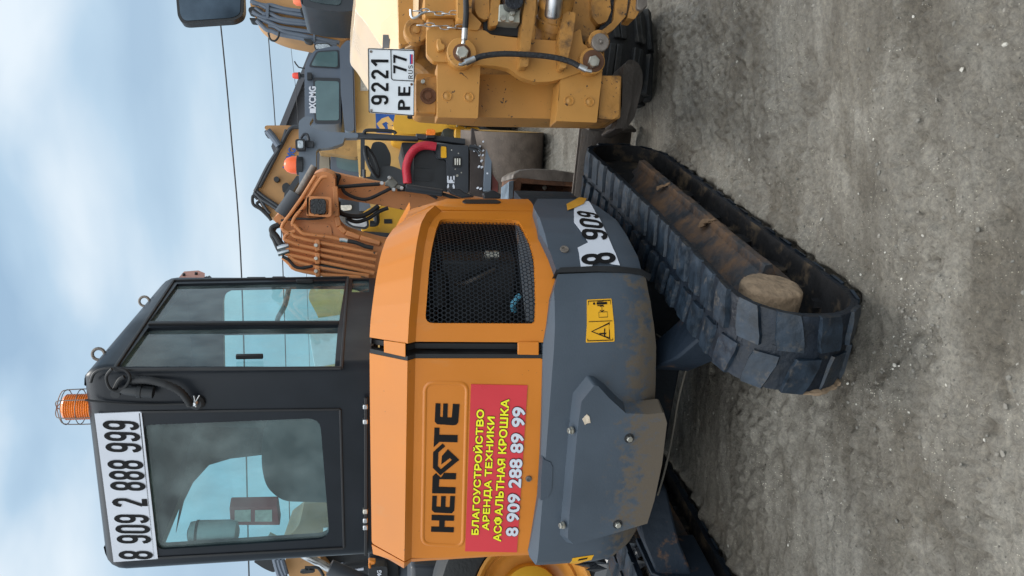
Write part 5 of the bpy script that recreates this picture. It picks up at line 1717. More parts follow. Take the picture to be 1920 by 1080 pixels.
# mirror on its own arm high at the edge of the view
MY = 3.0
m = MB(); ws(m, [(327, -40), (333, 30), (340, 42), (350, 44), (440, 38), (454, 30), (458, 18), (456, -40)], MY, .05, rad=.02)
MI = m.build('wing_mirror', PLAST, GR, bevel=.008)
m = MB(); ws(m, [(332, -36), (338, 28), (346, 39), (436, 33), (450, 26), (452, -36)], MY - .003, .002, rad=.02)
m.build('mirror_glass', mat('mirror', (.085, .105, .125), .05, metal=1, var=.5, scale=6), MI)  # glass colour darkened to stand in for the dark cab it reflects
m = MB(); m.tube([W(400, -40, MY + .03), W(420, -90, MY + .1), W(700, -120, GY + .5)], .014, 8, 4); m.build('mirror_arm', PLAST, GR)
# ------------------------------------------------------------------ black compact roller
RY = 6.9
RO = thing('compact_roller', 'black compact roller with grey roll bar, red hose and muddy steel drum', 'road roller', Matrix.Translation((W(900, 300, RY).x, RY, 0)))
r6 = lambda l: [(660 + x / 6, 220 + y / 6) for x, y in l]
r4b = lambda l: [(460 + x / 6, 180 + y / 6) for x, y in l]
m = MB()
ws(m, r4b([(670, 225), (770, 235), (730, 290), (720, 320), (770, 370), (920, 400), (1270, 420), (1270, 470), (1110, 470), (1105, 530), (960, 580), (830, 590), (795, 620), (795, 870), (780, 1060), (610, 1060), (600, 860), (600, 300), (610, 275)]), RY, .12, rad=.03)
RB = m.build('roll_bar', ROPSG, RO, bevel=.012)
m = MB(); ws(m, r4b([(1200, 405), (1950, 452), (1950, 500), (1200, 470)]) + [], RY + .01, .08)
ws(m, [(780, 250), (880, 261), (880, 272), (780, 259)], RY + .01, .08); m.build('roll_bar_leg', FARGD, RB, bevel=.008)
m = MB(); ws(m, [(560, 345), (592, 345), (700, 330), (900, 330), (900, 342), (700, 342), (600, 362), (560, 362)], RY + .3, .08); m.build('roll_bar_leg', FARGD, RB)
# lamp and beacon on the bar
m = MB(); ws(m, r4b([(560, 485), (660, 480), (672, 490), (670, 600), (660, 606), (575, 606), (565, 596)]), RY - .12, .09, rad=.02); q = m.build('work_lamp', PLAST, RO, bevel=.01)
m = MB(); ws(m, r4b([(585, 500), (648, 500), (652, 585), (590, 588)]), RY - .124, .01, rad=.015); m.build('lamp_lens', LENS, q)
m = MB(); ws(m, r4b([(680, 500), (765, 505), (760, 572), (682, 570)]), RY - .06, .06); wtube(m, [(460 + 625 / 6, 180 + 475 / 6), (460 + 660 / 6, 180 + 430 / 6), (460 + 700 / 6, 180 + 440 / 6), (460 + 715 / 6, 180 + 500 / 6)], RY - .08, .012, 8, 4); m.build('lamp_bracket', FARGD, q)
a, b = W(564, 310, RY + .05), W(536, 309, RY + .05)
m = MB(); m.lathe(a, b - a, [(-.02, .085), (.03, .085), (.035, .075)], 20); q = m.build('beacon_base', PLAST, RO)
m = MB(); m.lathe(a + (b - a) * .25, b - a, [(0, .078), (.05, .074), (.085, .06), (.105, .035), (.11, .01)], 22); m.build('beacon_lens', mat('orange_lens', (.85, .12, .02), .3), q)
# side lamp, seat, steering wheel
m = MB(); ws(m, r6([(835, 200), (940, 200), (940, 235), (835, 235)]), RY - .05, .08); q = m.build('side_lamp_base', PLAST, RO, bevel=.008)
m = MB(); ws(m, r6([(838, 130), (936, 135), (940, 200), (838, 200)]), RY - .05, .08, rad=.02); m.build('side_lamp', AMBER, q, bevel=.012)
m = MB(); ws(m, r6([(235, 280), (310, 270), (375, 295), (440, 420), (435, 560), (260, 570), (190, 500), (185, 430)]), RY + .25, .12, rad=.04); q = m.build('seat', SEATM, RO, bevel=.03)
m = MB(); ws(m, r6([(210, 620), (260, 570), (440, 540), (560, 590), (600, 640), (590, 800), (240, 800), (190, 740)]), RY + .05, .45, rad=.04); m.build('seat_cushion', SEATM, q, bevel=.03)
c = W(697, 304, RY - .02)
dsh = (W(703, 318, RY) - W(692, 290, RY)).normalized()
m = MB(); m.tube([c + dsh * (.14 * math.cos(a)) + Vector((-.25, .6, .75)).normalized().cross(dsh) * (.06 * math.sin(a)) for a in [k * math.pi / 12 for k in range(24)]], .016, 8, 1, True)
m.bar(c - dsh * .13, c + dsh * .13, .03, .015); m.build('steering_wheel', PLAST, RO)
m = MB(); wtube(m, [(683, 318), (683, 346)], RY + .02, .014, 8, 1); m.build('grab_rail', FARGD, RO)
m = MB(); ws(m, [(676, 250), (684, 250), (684, 330), (676, 330)], RY + .03, .05); m.build('cross_rail', FARGD, RO)
m = MB(); wtube(m, [(682, 251), (686, 245), (700, 244), (735, 246), (742, 251)], RY + .0, .016, 8, 4); m.build('hand_rail', PLAST, RO)
# body tub, tank, hose
m = MB(); ws(m, r6([(550, 280), (760, 285), (940, 300), (1300, 310), (1310, 860), (560, 860), (600, 500)]), RY + .1, .75, rad=.03); m.build('body_tub', PLAST, RO, bevel=.02)
m = MB(); ws(m, r6([(720, 370), (760, 345), (880, 345), (930, 400), (960, 470), (1060, 480), (1060, 900), (690, 900), (690, 480)]), RY - .03, .3, rad=.04); TK = m.build('fuel_tank', PLAST, RO, bevel=.03, segs=3)
for y in (545, 690):
    m = MB(); ws(m, r6([(710, y), (890, y + 6), (890, y + 26), (710, y + 20)]), RY - .038, .02, rad=.01); m.build('tank_rib', PLAST, TK, bevel=.006)
m = MB(); wtube(m, [(660 + x / 6, 220 + y / 6) for x, y in ((945, 330), (880, 318), (800, 318), (720, 350), (660, 420), (625, 500), (610, 580), (618, 660), (625, 740))], RY - .08, .038, 12, 5)
m.build('red_hose', HOSER, RO)
m = MB(); ws(m, r6([(940, 300), (1060, 305), (1310, 315), (1310, 850), (1070, 850), (1062, 470), (960, 460), (945, 440)]), RY - .06, .15, rad=.02); PN = m.build('front_panel', FARGD, RO, bevel=.01)
m = MB(); ws(m, r6([(1000, 325), (1060, 330), (1064, 455), (1000, 455)]), RY - .068, .012, rad=.012); m.build('reflector', WARN, PN)
m = MB(); ws(m, r6([(1135, 440), (1230, 445), (1228, 560), (1130, 555)]), RY - .068, .012, rad=.01); q = m.build('control_panel', RUBBER, PN)
for xx in (1155, 1180, 1205):
    m = MB(); ws(m, r6([(xx, 462), (xx + 14, 462), (xx + 14, 535), (xx, 535)]), RY - .071, .004); m.build('switch_row', TIN, q)
for (x, y) in ((1120, 368), (1198, 405), (1162, 583), (1230, 622)):
    m = MB(); disc(m, 660 + x / 6, 220 + y / 6, RY - .062, 1.4, .01, 10); m.build('panel_bolt', ZINC, PN)
m = MB(); disc(m, 660 + 1183 / 6, 220 + 656 / 6, RY - .062, 2.6, .012, 14); m.build('key_switch', ZINC, PN)
E6 = lambda x, y: W(660 + x / 6, 220 + y / 6, RY - .063)
m = MB(); o = E6(1152, 735); glyphs(m, 'E', affine(o, E6(1152, 652) - o, E6(1072, 735) - o, .001), wd=.22); m.build('lettering', WHITEP, PN, smooth=0)
m = MB(); o = E6(1152, 835); glyphs(m, 'C', affine(o, E6(1152, 750) - o, E6(1072, 835) - o, .001), wd=.22); m.build('lettering', WHITEP, PN, smooth=0)
# drum with scraper
DRr = .40
dz = W(1010, 300, RY).z
dc = Vector((W(960, 247, RY + .12).x, RY + .12, 0))
dax = Vector((-.975, .22, 0)).normalized()
DRr = .385
dc.z = DRr
m = MB(); m.lathe(dc, dax, [(.22, DRr * .86), (.21, DRr - .045), (.002, DRr - .03), (0, DRr), (1.0, DRr), (1.0, DRr * .9), (.97, DRr * .88)], 56)
DR_ = m.build('drum', DRUMM, RO)
m = MB(); m.lathe(dc, dax, [(-.004, DRr - .004), (-.004, DRr - .03), (.2, DRr - .04), (.21, .1), (.02, .09), (.015, .02)], 48); m.build('drum_side', mat('muddy_yellow', (.5, .27, .04), .6, var=.2, scale=5, dirt=(.15, .115, .085), damt=.7, dscale=6), DR_)
m = MB(); ws(m, [(884, 240), (927, 252), (927, 372), (882, 372)], RY - .12, .06); m.build('scraper_frame', mat('brown_black', (.035, .026, .023), .6, var=.3, scale=8), RO)
m = MB(); ws(m, r6([(1515, 215), (1580, 215), (1560, 830), (1480, 830)]), RY - .17, .05); SB = m.build('scraper_bar', ROPSG, RO, bevel=.006)
m = MB(); ws(m, r6([(1590, 190), (1668, 205), (1640, 840), (1570, 835)]), RY - .15, .05); m.build('scraper_strip', mat('oxide_red', (.12, .025, .02), .6, var=.3, scale=9, dirt=(.08, .06, .05), damt=.4), RO)
for (x, y) in ((1545, 246), (1538, 362), (1523, 630), (1383, 318), (1383, 368), (1440, 325), (1440, 368), (1478, 372), (1440, 415), (1475, 422), (1463, 485), (1433, 550), (1466, 556), (1420, 790), (1452, 800), (1478, 272)):
    m = MB(); disc(m, 660 + x / 6, 220 + y / 6, RY - .172, 1.9, .05, 10); m.build('scraper_bolt', WHITEP, SB)
m = MB(); wtube(m, [(880, 274), (895, 276), (902, 283)], RY - .18, .014, 8, 3); wtube(m, [(880, 279), (893, 282), (899, 290)], RY - .18, .010, 8, 3); m.build('scraper_rod', FARGD, SB)
# ------------------------------------------------------------------ large excavator seen from behind: counterweight, cab, boom with pipes
XY = 9.0
def far(name, label, cat, x, y, Y):
    return thing(name, label, cat, Matrix.Translation((W(x, y, Y).x, Y, 0)))
LX = far('crawler_excavator', 'large excavator with grey cab, yellow counterweight and a red beacon', 'excavator', 690, 150, XY)
r1b = lambda l: [(440 + x / 6, y / 6) for x, y in l]
m = MB(); ws(m, [(661, -40), (660, 60), (664, 130), (667, 240), (673, 330), (684, 345), (735, 392), (800, 400), (900, 400), (900, -40)], XY - .1, .8, rad=.12)
CWL = m.build('counterweight', BODYY, LX, bevel=.05, segs=3)
MB().slab([W(x, y, XY - .12) for x, y in ((704, 212), (741, 214), (742, 250), (706, 248))], (0, .02, 0)).build('emblem', BLUEV, CWL)
EM = MB()
for q in ([(706, 232), (716, 222), (728, 218), (740, 232), (733, 236), (724, 228), (716, 232), (722, 240), (716, 246)], [(726, 232), (740, 238), (736, 248), (728, 244)]):
    s_ = MB(); s_.slab([W(x, y, XY - .125) for x, y in q], (0, .005, 0)); s_.build('emblem_mark', BODYY, CWL)
MB().slab([W(x, y, XY - .12) for x, y in ((676, 133), (690, 134), (690, 170), (676, 170))], (0, .02, 0)).build('torn_label', TIN, CWL)
m = MB(); ws(m, r1b([(1195, 520), (1260, 450), (1320, 460), (1335, 1100), (1345, 1480), (1240, 1480), (1195, 1060), (1180, 560)]), XY - .25, .5, rad=.04)
m.build('engine_hood', FARG, LX, bevel=.03)
m = MB()
m.slab(rnd([W(x, y, XY - .2) for x, y in r1b([(1190, 500), (905, 560), (850, 620), (800, 720), (785, 800), (790, 1400), (1200, 1400)])], .08), (0, 1.2, 0))
CBL = m.build('cab', FARG, LX, bevel=.03)
for q, hx in (([(880, 870), (1195, 880), (1195, 1390), (900, 1390)], 0), ([(920, 575), (1180, 560), (1180, 770), (830, 750)], 0)):
    s_ = MB(); ws(s_, r1b(q), XY - .215, .012, rad=.03); wf = s_.build('window_frame', FARGD, CBL)
    c = Vector((sum(a for a, b in r1b(q)) / 4, sum(b for a, b in r1b(q)) / 4))
    g = [(c.x + (a - c.x) * .86, c.y + (b - c.y) * .86) for a, b in r1b(q)]
    s_ = MB(); ws(s_, g, XY - .222, .006, rad=.03); s_.build('window_glass', mat('dark_glass', (.09, .15, .16), .08, var=.3, scale=2, spec=.8), wf)
m = MB(); q = [W(x, y, XY - .21) for x, y in ((592, 215), (592, 163), (580, 215))]
put_text(m, 'XCMG', q[0] + (q[1] - q[0]) * .22, (q[1] - q[0]) * .78, q[2] - q[0], .0, lift=.012); bt = MB()
bold(bt, 'XCMG', q[0] + (q[1] - q[0]) * .22, (q[1] - q[0]) * .78, q[2] - q[0], .06, .012)
bt.build('lettering', WHITEP, CBL, smooth=0)
m = MB(); ws(m, [(581, 203), (592, 203), (592, 212), (581, 212)], XY - .22, .004); m.build('emblem', WHITEP, CBL)
m = MB(); ws(m, r1b([(815, 815), (865, 815), (865, 890), (815, 890)]), XY - .24, .06); ws(m, r1b([(830, 905), (860, 905), (860, 935), (830, 935)]), XY - .24, .04)
m = MB(); ws(m, r1b([(815, 815), (865, 815), (865, 890), (815, 890)]), XY - .26, .07); m.build('rear_lamp', PLAST, CBL)
a, b = W(574, 142, XY), W(549, 142, XY)
m = MB(); m.lathe(a, b - a, [(0, .02), (.06, .02), (.062, .04), (.085, .04)], 14); q = m.build('beacon_base', PLAST, CBL)
m = MB(); m.lathe(a + (b - a) * .5, b - a, [(0, .038), (.05, .036), (.075, .026), (.08, .01)], 16); m.build('beacon_lens', REDL, q)
m = MB(); wtube(m, [(572, 128), (560, 126), (552, 115)], XY, .008, 6, 2); m.build('aerial', PLAST, CBL)
m = MB(); ws(m, r1b([(890, 490), (1050, 480), (1120, 530), (1000, 560), (900, 560)]), XY + .3, .05, rad=.03); q = m.build('wing_mirror', PLAST, LX)
m = MB(); ws(m, r1b([(905, 500), (1040, 492), (1090, 528), (1000, 548), (912, 550)]), XY + .294, .006, rad=.03); m.build('mirror_glass', LENS, q)
m = MB(); ws(m, r1b([(180, -60), (170, 60), (230, 200), (380, 330), (560, 400), (860, 460), (1100, 480), (1310, 440), (1330, 200), (1310, 100), (980, 60), (820, 20), (800, -60)]), XY + .6, .5, rad=.1)
BML = m.build('boom', FARO, LX, bevel=.03)
PI_ = [[(180, 10), (300, 60), (380, 100), (520, 130), (740, 170), (1000, 200), (1320, 240)], [(200, 30), (330, 60), (420, 60), (560, 100), (740, 125), (860, 140)],
       [(230, 90), (330, 160), (390, 150), (520, 210), (740, 240), (1000, 270), (1300, 260)], [(200, 130), (300, 190), (400, 210), (560, 250), (740, 270), (1000, 290)],
       [(260, 200), (400, 260), (520, 310), (740, 345), (900, 365), (1060, 390), (1180, 310), (1310, 320)], [(250, 230), (350, 330), (420, 350), (520, 390), (740, 430), (900, 470), (1150, 500)],
       [(380, 290), (450, 300), (560, 360), (760, 400), (960, 440), (1180, 480)]]
for i, pp in enumerate(PI_):
    m = MB(); wtube(m, r1b(pp), XY + .52, .026, 8, 3); m.build('boom_pipe', FARG, BML)
for q in ([(860, 120), (900, 130), (900, 280), (870, 280)], [(350, 40), (385, 50), (380, 200), (350, 190)], [(880, 355), (905, 360), (905, 470), (885, 470)]):
    m = MB(); ws(m, r1b(q), XY + .48, .1); m.build('pipe_clamp', FARG, BML)
m = MB(); ws(m, r1b([(740, 90), (800, 60), (920, 80), (1000, 140), (990, 180), (760, 150), (735, 120)]), XY + .35, .12, rad=.06); m.build('work_lamp', PLAST, BML, bevel=.02)
m = MB(); ws(m, r1b([(770, 430), (860, 440), (885, 470), (850, 485), (790, 465)]), XY + .4, .1, rad=.04); m.build('work_lamp', PLAST, BML, bevel=.02)
for pp in ([(980, 320), (975, 270), (1040, 220), (1160, 190)], [(975, 305), (1060, 300), (1200, 250), (1320, 215)], [(380, 370), (400, 440), (450, 460), (490, 420), (500, 360)]):
    m = MB(); wtube(m, r1b(pp), XY + .4, .03 if pp[0][0] > 900 else .012, 8, 4); m.build('hydraulic_hose', RUBBER, BML)
for q in ([(160, 80), (240, 70), (320, 110), (310, 170), (220, 150), (150, 130)], [(160, 200), (240, 200), (300, 220), (290, 240), (180, 230)]):
    m = MB(); ws(m, r1b(q), XY + .5, .15, rad=.04); m.build('hose_bundle', RUBBER, BML, bevel=.02)
for dx in (-.1, 1.5):
    x0 = W(700, 330, XY).x + dx
    m = MB(); rows(m, [[(xx, XY + .2 + 1.5 + 1.7 * c_, .42 + .40 * s_) for c_, s_ in ((1, -.5), (.8, -1), (-.8, -1), (-1, -.5), (-1, .5), (-.8, 1), (.8, 1), (1, .5))] for xx in (x0, x0 + .5)]); m.build('crawler_track', RUBBER, LX, bevel=.03)
# ------------------------------------------------------------------ dark cab beyond the grader
DX = far('wheeled_excavator', 'dark cab with an orange beacon cut by the edge of the view', 'excavator', 640, 5, 7.5)
m = MB(); ws(m, r1b([(730, -90), (740, 30), (780, 70), (960, 110), (1230, 135), (1400, 110), (1400, -90)]), 7.5, .8, rad=.06); q = m.build('cab', FARGD, DX, bevel=.03)
m = MB(); ws(m, r1b([(800, -80), (1200, -80), (1200, 60), (980, 40), (820, 0)]), 7.49, .02, rad=.05); m.build('window_glass', FGLASS, q)
a = W(566, 3, 7.6)
m = MB(); m.lathe(a, (0, 0, 1), [(-.06, .05), (0, .05)], 14); q = m.build('beacon_base', PLAST, DX)
m = MB(); m.lathe(a, (0, 0, 1), [(0, .046), (.05, .042), (.08, .02)], 14); m.build('beacon_lens', mat('coral_lens', (.8, .16, .06), .3), q)
# ------------------------------------------------------------------ excavator whose boom folds above the roller
BY = 11.5
FX = far('crawler_excavator', 'ochre excavator boom with blue lettering, folded behind the black roller', 'excavator', 640, 300, BY)
r4c = lambda l: [(460 + x / 6, 180 + y / 6) for x, y in l]
r8 = lambda l: [(440 + x / 3, 180 + y / 3) for x, y in l]
m = MB(); ws(m, r8([(165, 180), (175, 165), (300, 165), (400, 175), (430, 400), (340, 590), (250, 670), (190, 690), (100, 530), (130, 500), (200, 380), (255, 270), (230, 230)]), BY, .5, rad=.06)
FB = m.build('boom', FARO, FX, bevel=.03)
m = MB(); q = [W(440 + x / 3, 180 + y / 3, BY - .01) for x, y in ((348, 416), (348, 304), (270, 416))]
q = [W(440 + x / 3, 180 + y / 3, BY - .015) for x, y in ((308, 415), (345, 300), (270, 405))]
bt = MB(); bold(bt, 'XCMG', q[0], q[1] - q[0], (q[2] - q[0]), .04, .01); bt.build('lettering', BLUEV, FB, smooth=0)
for pp, r_ in (([(360, 175), (320, 180), (290, 220), (255, 290), (190, 390), (130, 510), (115, 540)], .03), ([(290, 190), (260, 280), (200, 400), (140, 515)], .025), ([(110, 540), (150, 580), (200, 610), (260, 650)], .03), ([(120, 530), (170, 570), (260, 630)], .025), ([(130, 560), (180, 640), (200, 660)], .02)):
    m = MB(); wtube(m, r8(pp), BY - .06, r_, 8, 4); m.build('boom_pipe', FARGD, FB)
for pp in ([(130, 580), (105, 560), (100, 590), (110, 615), (150, 640), (200, 690)], [(150, 590), (125, 610), (180, 660), (205, 700)]):
    m = MB(); wtube(m, r8(pp), BY - .05, .022, 8, 4); m.build('hydraulic_hose', RUBBER, FB)
m = MB(); wtube(m, r8([(185, 195), (215, 230), (250, 280)]), BY - .1, .05, 10, 2); m.build('bucket_cylinder', FARG, FB)
m = MB(); ws(m, r8([(165, 195), (185, 190), (195, 225), (175, 225)]), BY - .1, .2, rad=.03); m.build('link_pin', FARGD, FB, bevel=.01)
m = MB(); disc(m, 440 + 235 / 3, 180 + 468 / 3, BY - .1, 5, .12, 16); q = m.build('boom_lamp', PLAST, FB)
m = MB(); ws(m, r8([(265, 500), (290, 485), (308, 495), (305, 540), (270, 545)]), BY - .15, .15, rad=.04); m.build('boom_lamp', PLAST, FB, bevel=.02)
m = MB(); ws(m, r8([(280, 545), (350, 445), (365, 450), (362, 480), (285, 600), (275, 590)]), BY - .2, .18, rad=.02); m.build('boom_guard', FARGD, FB, bevel=.02)
# its dipper and cab beyond the roll bar opening
m = MB(); ws(m, r4c([(820, 600), (1000, 540), (1100, 480), (1280, 500), (1300, 640), (1250, 690), (1180, 680), (960, 640), (830, 620)]), BY - .6, .4, rad=.05); m.build('dipper', mat('worn_dipper_paint', (.4, .24, .09), .6, var=.3, scale=4, dirt=(.08, .05, .03), damt=.5, dscale=5), FX, bevel=.03)
m = MB(); ws(m, r4c([(840, 600), (940, 640), (950, 860), (830, 860)]), BY - .2, .6); m.build('house_panel', mat('beige_panel', (.25, .22, .17), .6), FX)
m = MB(); ws(m, r4c([(960, 640), (1400, 700), (1420, 1000), (960, 860)]), BY - .3, 1.2, rad=.05); q = m.build('cab', FARG, FX, bevel=.03)
m = MB(); ws(m, r4c([(1020, 665), (1370, 715), (1370, 860), (1180, 850), (1030, 810)]), BY - .32, .015, rad=.05); m.build('window_glass', mat('teal_glass', (.13, .2, .22), .06, var=.15, scale=1, spec=.9), q)
m = MB(); ws(m, [(680, 230), (760, 230), (860, 300), (960, 420), (960, 500), (690, 500)], BY + .2, 1.4, rad=.1); m.build('upper_body', BODYY, FX, bevel=.05)
m = MB(); ws(m, [(840, 230), (905, 230), (905, 480), (840, 480)], BY + .1, 2.0, rad=.1); m.build('crawler_track', RUBBER, FX, bevel=.05)
# ------------------------------------------------------------------ yellow machine with a slotted rounded hood
HY = 8.0
HL_ = far('soil_compactor', 'warm yellow machine with a slotted rounded hood behind the black roller', 'road machine', 800, 240, HY)
m = MB(); ws(m, r6([(460, 100), (480, -20), (520, -160), (900, -200), (1240, -160), (1230, 130), (900, 180), (600, 190), (480, 150)]), HY, .9, rad=.12); HD = m.build('hood', LOADY, HL_, bevel=.06, segs=4)
for q in ([(630, -60), (740, -60), (720, 15), (620, 15)], [(780, -60), (870, -60), (860, 10), (760, 12)], [(905, -60), (1000, -60), (990, 6), (890, 8)]):
    m = MB(); ws(m, r6(q), HY - .01, .03, rad=.02); m.build('hood_slot', RUBBER, HD)
m = MB(); ws(m, r6([(1010, 40), (1040, 10), (1100, -20), (1400, -30), (1420, 60), (1490, 90), (1500, 160), (1420, 150), (1100, 100)]), HY - .35, .12, rad=.05); FR_ = m.build('frame_arm', LOADY, HL_, bevel=.02)
m = MB(); ws(m, r6([(1160, 120), (1300, 130), (1300, 240), (1155, 235)]), HY - .3, .3); m.build('frame_block', LOADY, HL_, bevel=.01)
m = MB(); ws(m, r6([(1205, 40), (1400, 50), (1400, 100), (1205, 90)]), HY - .4, .1); q = m.build('bracket', LOADY, FR_, bevel=.01)
for (x, y) in ((1190, 85), (1283, 95)):
    m = MB(); disc(m, 660 + x / 6, 220 + y / 6, HY - .42, 2, .06, 10); m.build('hex_bolt', ZINC, FR_)
m = MB(); wtube(m, [(660 + x / 6, 220 + y / 6) for x, y in ((1060, 60), (1120, 30), (1260, 70), (1420, 80), (1500, 150), (1600, 180))], HY - .45, .03, 8, 4); m.build('hydraulic_hose', RUBBER, FR_)
m = MB(); ws(m, r6([(1000, 140), (1150, 100), (1160, 240), (1060, 250)]), HY - .2, .2, rad=.05); m.build('engine_part', mat('dark_green_grey', (.04, .05, .045), .6, var=.4, scale=20), HL_)
m = MB(); ws(m, r6([(1420, -80), (1520, -90), (1850, -60), (1850, 80), (1700, 90), (1450, 60)]), HY + .2, .8, rad=.04); m.build('rear_frame', FARGD, HL_, bevel=.02)
a = Vector((W(960, 215, HY + .6).x, HY + .9, .42))
m = MB(); m.lathe(a + Vector((.12, 0, 0)), (-1, 0, 0), [(0, .3), (.02, .42), (.3, .42), (.32, .3)], 32); m.build('rear_tyre', RUBBER, HL_)
# ------------------------------------------------------------------ yellow loader glimpsed under the boom
LY = 7.6
LO = far('wheel_loader', 'yellow loader with a black framed wing mirror glimpsed beneath the bent boom', 'loader', 700, 430, LY)
r5b = lambda l: [(460 + x / 6, 340 + y / 6) for x, y in l]
m = MB(); ws(m, r5b([(1290, 380), (1400, 290), (1560, 270), (1900, 200), (2100, 300), (2100, 1000), (1560, 1000), (1300, 560)]), LY, 1.2, rad=.08); LH = m.build('hood', LOADY, LO, bevel=.04, segs=3)
m = MB(); ws(m, r5b([(1560, 425), (1650, 425), (1650, 475), (1560, 475)]), LY - .01, .02); m.build('latch_recess', RUBBER, LH)
m = MB(); wtube(m, r5b([(1470, 290), (1475, 400), (1470, 470), (1400, 475)]), LY - .1, .03, 8, 4); m.build('mirror_arm', PLAST, LO)
m = MB(); ws(m, r5b([(1120, 400), (1180, 390), (1380, 400), (1395, 500), (1350, 535), (1200, 520), (1125, 470)]), LY - .3, .1, rad=.06); q = m.build('wing_mirror', PLAST, LO, bevel=.02)
m = MB(); ws(m, r5b([(1170, 410), (1360, 418), (1370, 495), (1340, 515), (1210, 500), (1150, 455)]), LY - .31, .015, rad=.06); m.build('mirror_glass', STEEL, q)
m = MB(); ws(m, r5b([(1020, 200), (1290, 215), (1400, 290), (1260, 385), (1020, 400)]), LY + .5, 1.0, rad=.06); q = m.build('cab', FARGD, LO, bevel=.03)
m = MB(); ws(m, r5b([(1060, 270), (1200, 265), (1195, 320), (1100, 330), (1060, 300)]), LY + .47, .03, rad=.04); m.build('window_glass', TIN, q)
m = MB(); ws(m, r5b([(1280, 230), (1400, 250), (1420, 330), (1280, 330)]), LY + .46, .04); m.build('cab_post', FARG, q)
m = MB(); ws(m, r5b([(1330, 560), (1900, 600), (1900, 680), (1340, 620)]), LY - .1, .1); m.build('step_rail', PLAST, LO)
for dx in (-.1, 1.0):
    m = MB(); m.lathe(Vector((W(800, 420, LY).x + dx - .5, LY + .6, .55)), (1, 0, 0), [(0, .3), (.0, .5), (.05, .55), (.35, .55), (.4, .5), (.4, .3)], 30); m.build('tyre', RUBBER, LO)
# ------------------------------------------------------------------ machines past the far side of the cab
EY = 7.2
LE = far('crawler_excavator', 'ochre excavator boom with a round mirror and dark cylinder beside the black cab', 'excavator', 600, 1070, EY)
rl = lambda l: [(440 + x / 6, 960 + y / 6) for x, y in l]
m = MB(); ws(m, rl([(560, 520), (660, 470), (760, 440), (950, 440), (990, 620), (1080, 720), (1150, 860), (700, 900), (600, 700)]), EY, .4, rad=.06); q = m.build('boom', FARO, LE, bevel=.03)
m = MB(); a, b = W(560, 1035, EY - .3), W(622, 1068, EY - .3); m.lathe(a, b - a, [(-.3, .035), ((b - a).length, .035)], 14); m.build('piston_rod', STEEL, q)
a, b = W(618, 1064, EY - .3), W(700, 1100, EY - .3)
m = MB(); m.lathe(a, b - a, [(0, .07), (.9, .07)], 18); m.build('boom_cylinder', FARGD, q)
m = MB(); ws(m, rl([(210, 560), (250, 535), (460, 530), (490, 640), (440, 685), (330, 640)]), EY - .05, .15, rad=.05); m.build('work_lamp', PLAST, LE, bevel=.03)
for pp in ([(450, 530), (480, 640), (520, 760)], [(490, 530), (520, 640), (580, 760)], [(530, 530), (580, 700)]):
    m = MB(); wtube(m, rl(pp), EY - .1, .025, 8, 3); m.build('boom_pipe', FARG, q)
m = MB(); c = W(575, 1072, EY - .4); ws(m, rl([(730, 680), (750, 660), (860, 650), (905, 665), (890, 685), (760, 698)]), EY - .4, .04, rad=.03); mr_ = m.build('wing_mirror', PLAST, LE, bevel=.01)
m = MB(); wtube(m, rl([(790, 625), (850, 625), (940, 630), (1000, 720)]), EY - .38, .014, 8, 3); wtube(m, rl([(840, 625), (840, 660)]), EY - .38, .014, 8, 1); m.build('mirror_arm', PLAST, LE)
m = MB(); ws(m, rl([(960, 480), (1520, 470), (1520, 800), (1150, 800), (1000, 620)]), EY + .3, .3); gl_ = m.build('engine_bay', PLAST, LE)
for q_ in ([(1150, 585), (1220, 575), (1230, 590), (1160, 600)], [(1230, 600), (1460, 560), (1460, 590), (1240, 630)], [(1340, 650), (1450, 630), (1450, 655), (1345, 665)]):
    m = MB(); ws(m, rl(q_), EY + .28, .02); m.build('white_duct', WHITEP, gl_)
m = MB(); wtube(m, rl([(1080, 720), (1200, 640), (1260, 600), (1500, 575)]), EY - .1, .03, 8, 4); m.build('hydraulic_hose', RUBBER, LE)
m = MB(); ws(m, rl([(1505, 610), (1720, 610), (1720, 900), (1505, 900)]), EY - .35, .4, rad=.03); bx = m.build('battery_box', PLAST, LE, bevel=.02)
bt = MB(); q = [W(440 + x / 6, 960 + y / 6, EY - .36) for x, y in ((1650, 735), (1650, 655), (1605, 735))]; bold(bt, 'MG', q[0], q[1] - q[0], q[2] - q[0], .05, .004); bt.build('lettering', WHITEP, bx, smooth=0)
m = MB(); ws(m, rl([(1505, 545), (1590, 550), (1580, 590), (1530, 600), (1540, 640), (1505, 640)]), EY - .4, .08); m.build('orange_bracket', ORANGE, LE, bevel=.01)
m = MB(); ws(m, [(690, 1030), (745, 1030), (750, 1120), (690, 1120)], EY - .1, .5); m.build('side_frame', FARGD, LE, bevel=.02)
m = MB(); ws(m, [(745, 1030), (900, 1030), (1000, 1120), (750, 1120)], EY + .3, 1.0); m.build('lower_frame', FARG, LE, bevel=.02)
WY = 4.6
WH = far('front_loader', 'loader wheel with an orange rim standing past the grey counterweight', 'loader', 1000, 1100, WY)
c = W(1006, 1122, WY)
Rt = 190 * WY / FPX
c.z = Rt
m = MB(); m.lathe(c, (0.25, -1, 0), [(-.42, Rt * .8), (-.4, Rt * .95), (-.34, Rt), (-.08, Rt), (-.02, Rt * .95), (.0, Rt * .8), (-.01, Rt * .64), (-.05, Rt * .60), (-.38, Rt * .6)], 48, caps=False)
WT = m.build('wheel', mat('loader_tyre', (.02, .021, .022), .65, var=.3, scale=9, dirt=(.08, .075, .07), damt=.35, dscale=12, bump=.3), WH)
RIMO = mat('orange_rim_paint', (.62, .27, .05), .4, var=.2, scale=6, dirt=(.12, .06, .03), damt=.3)
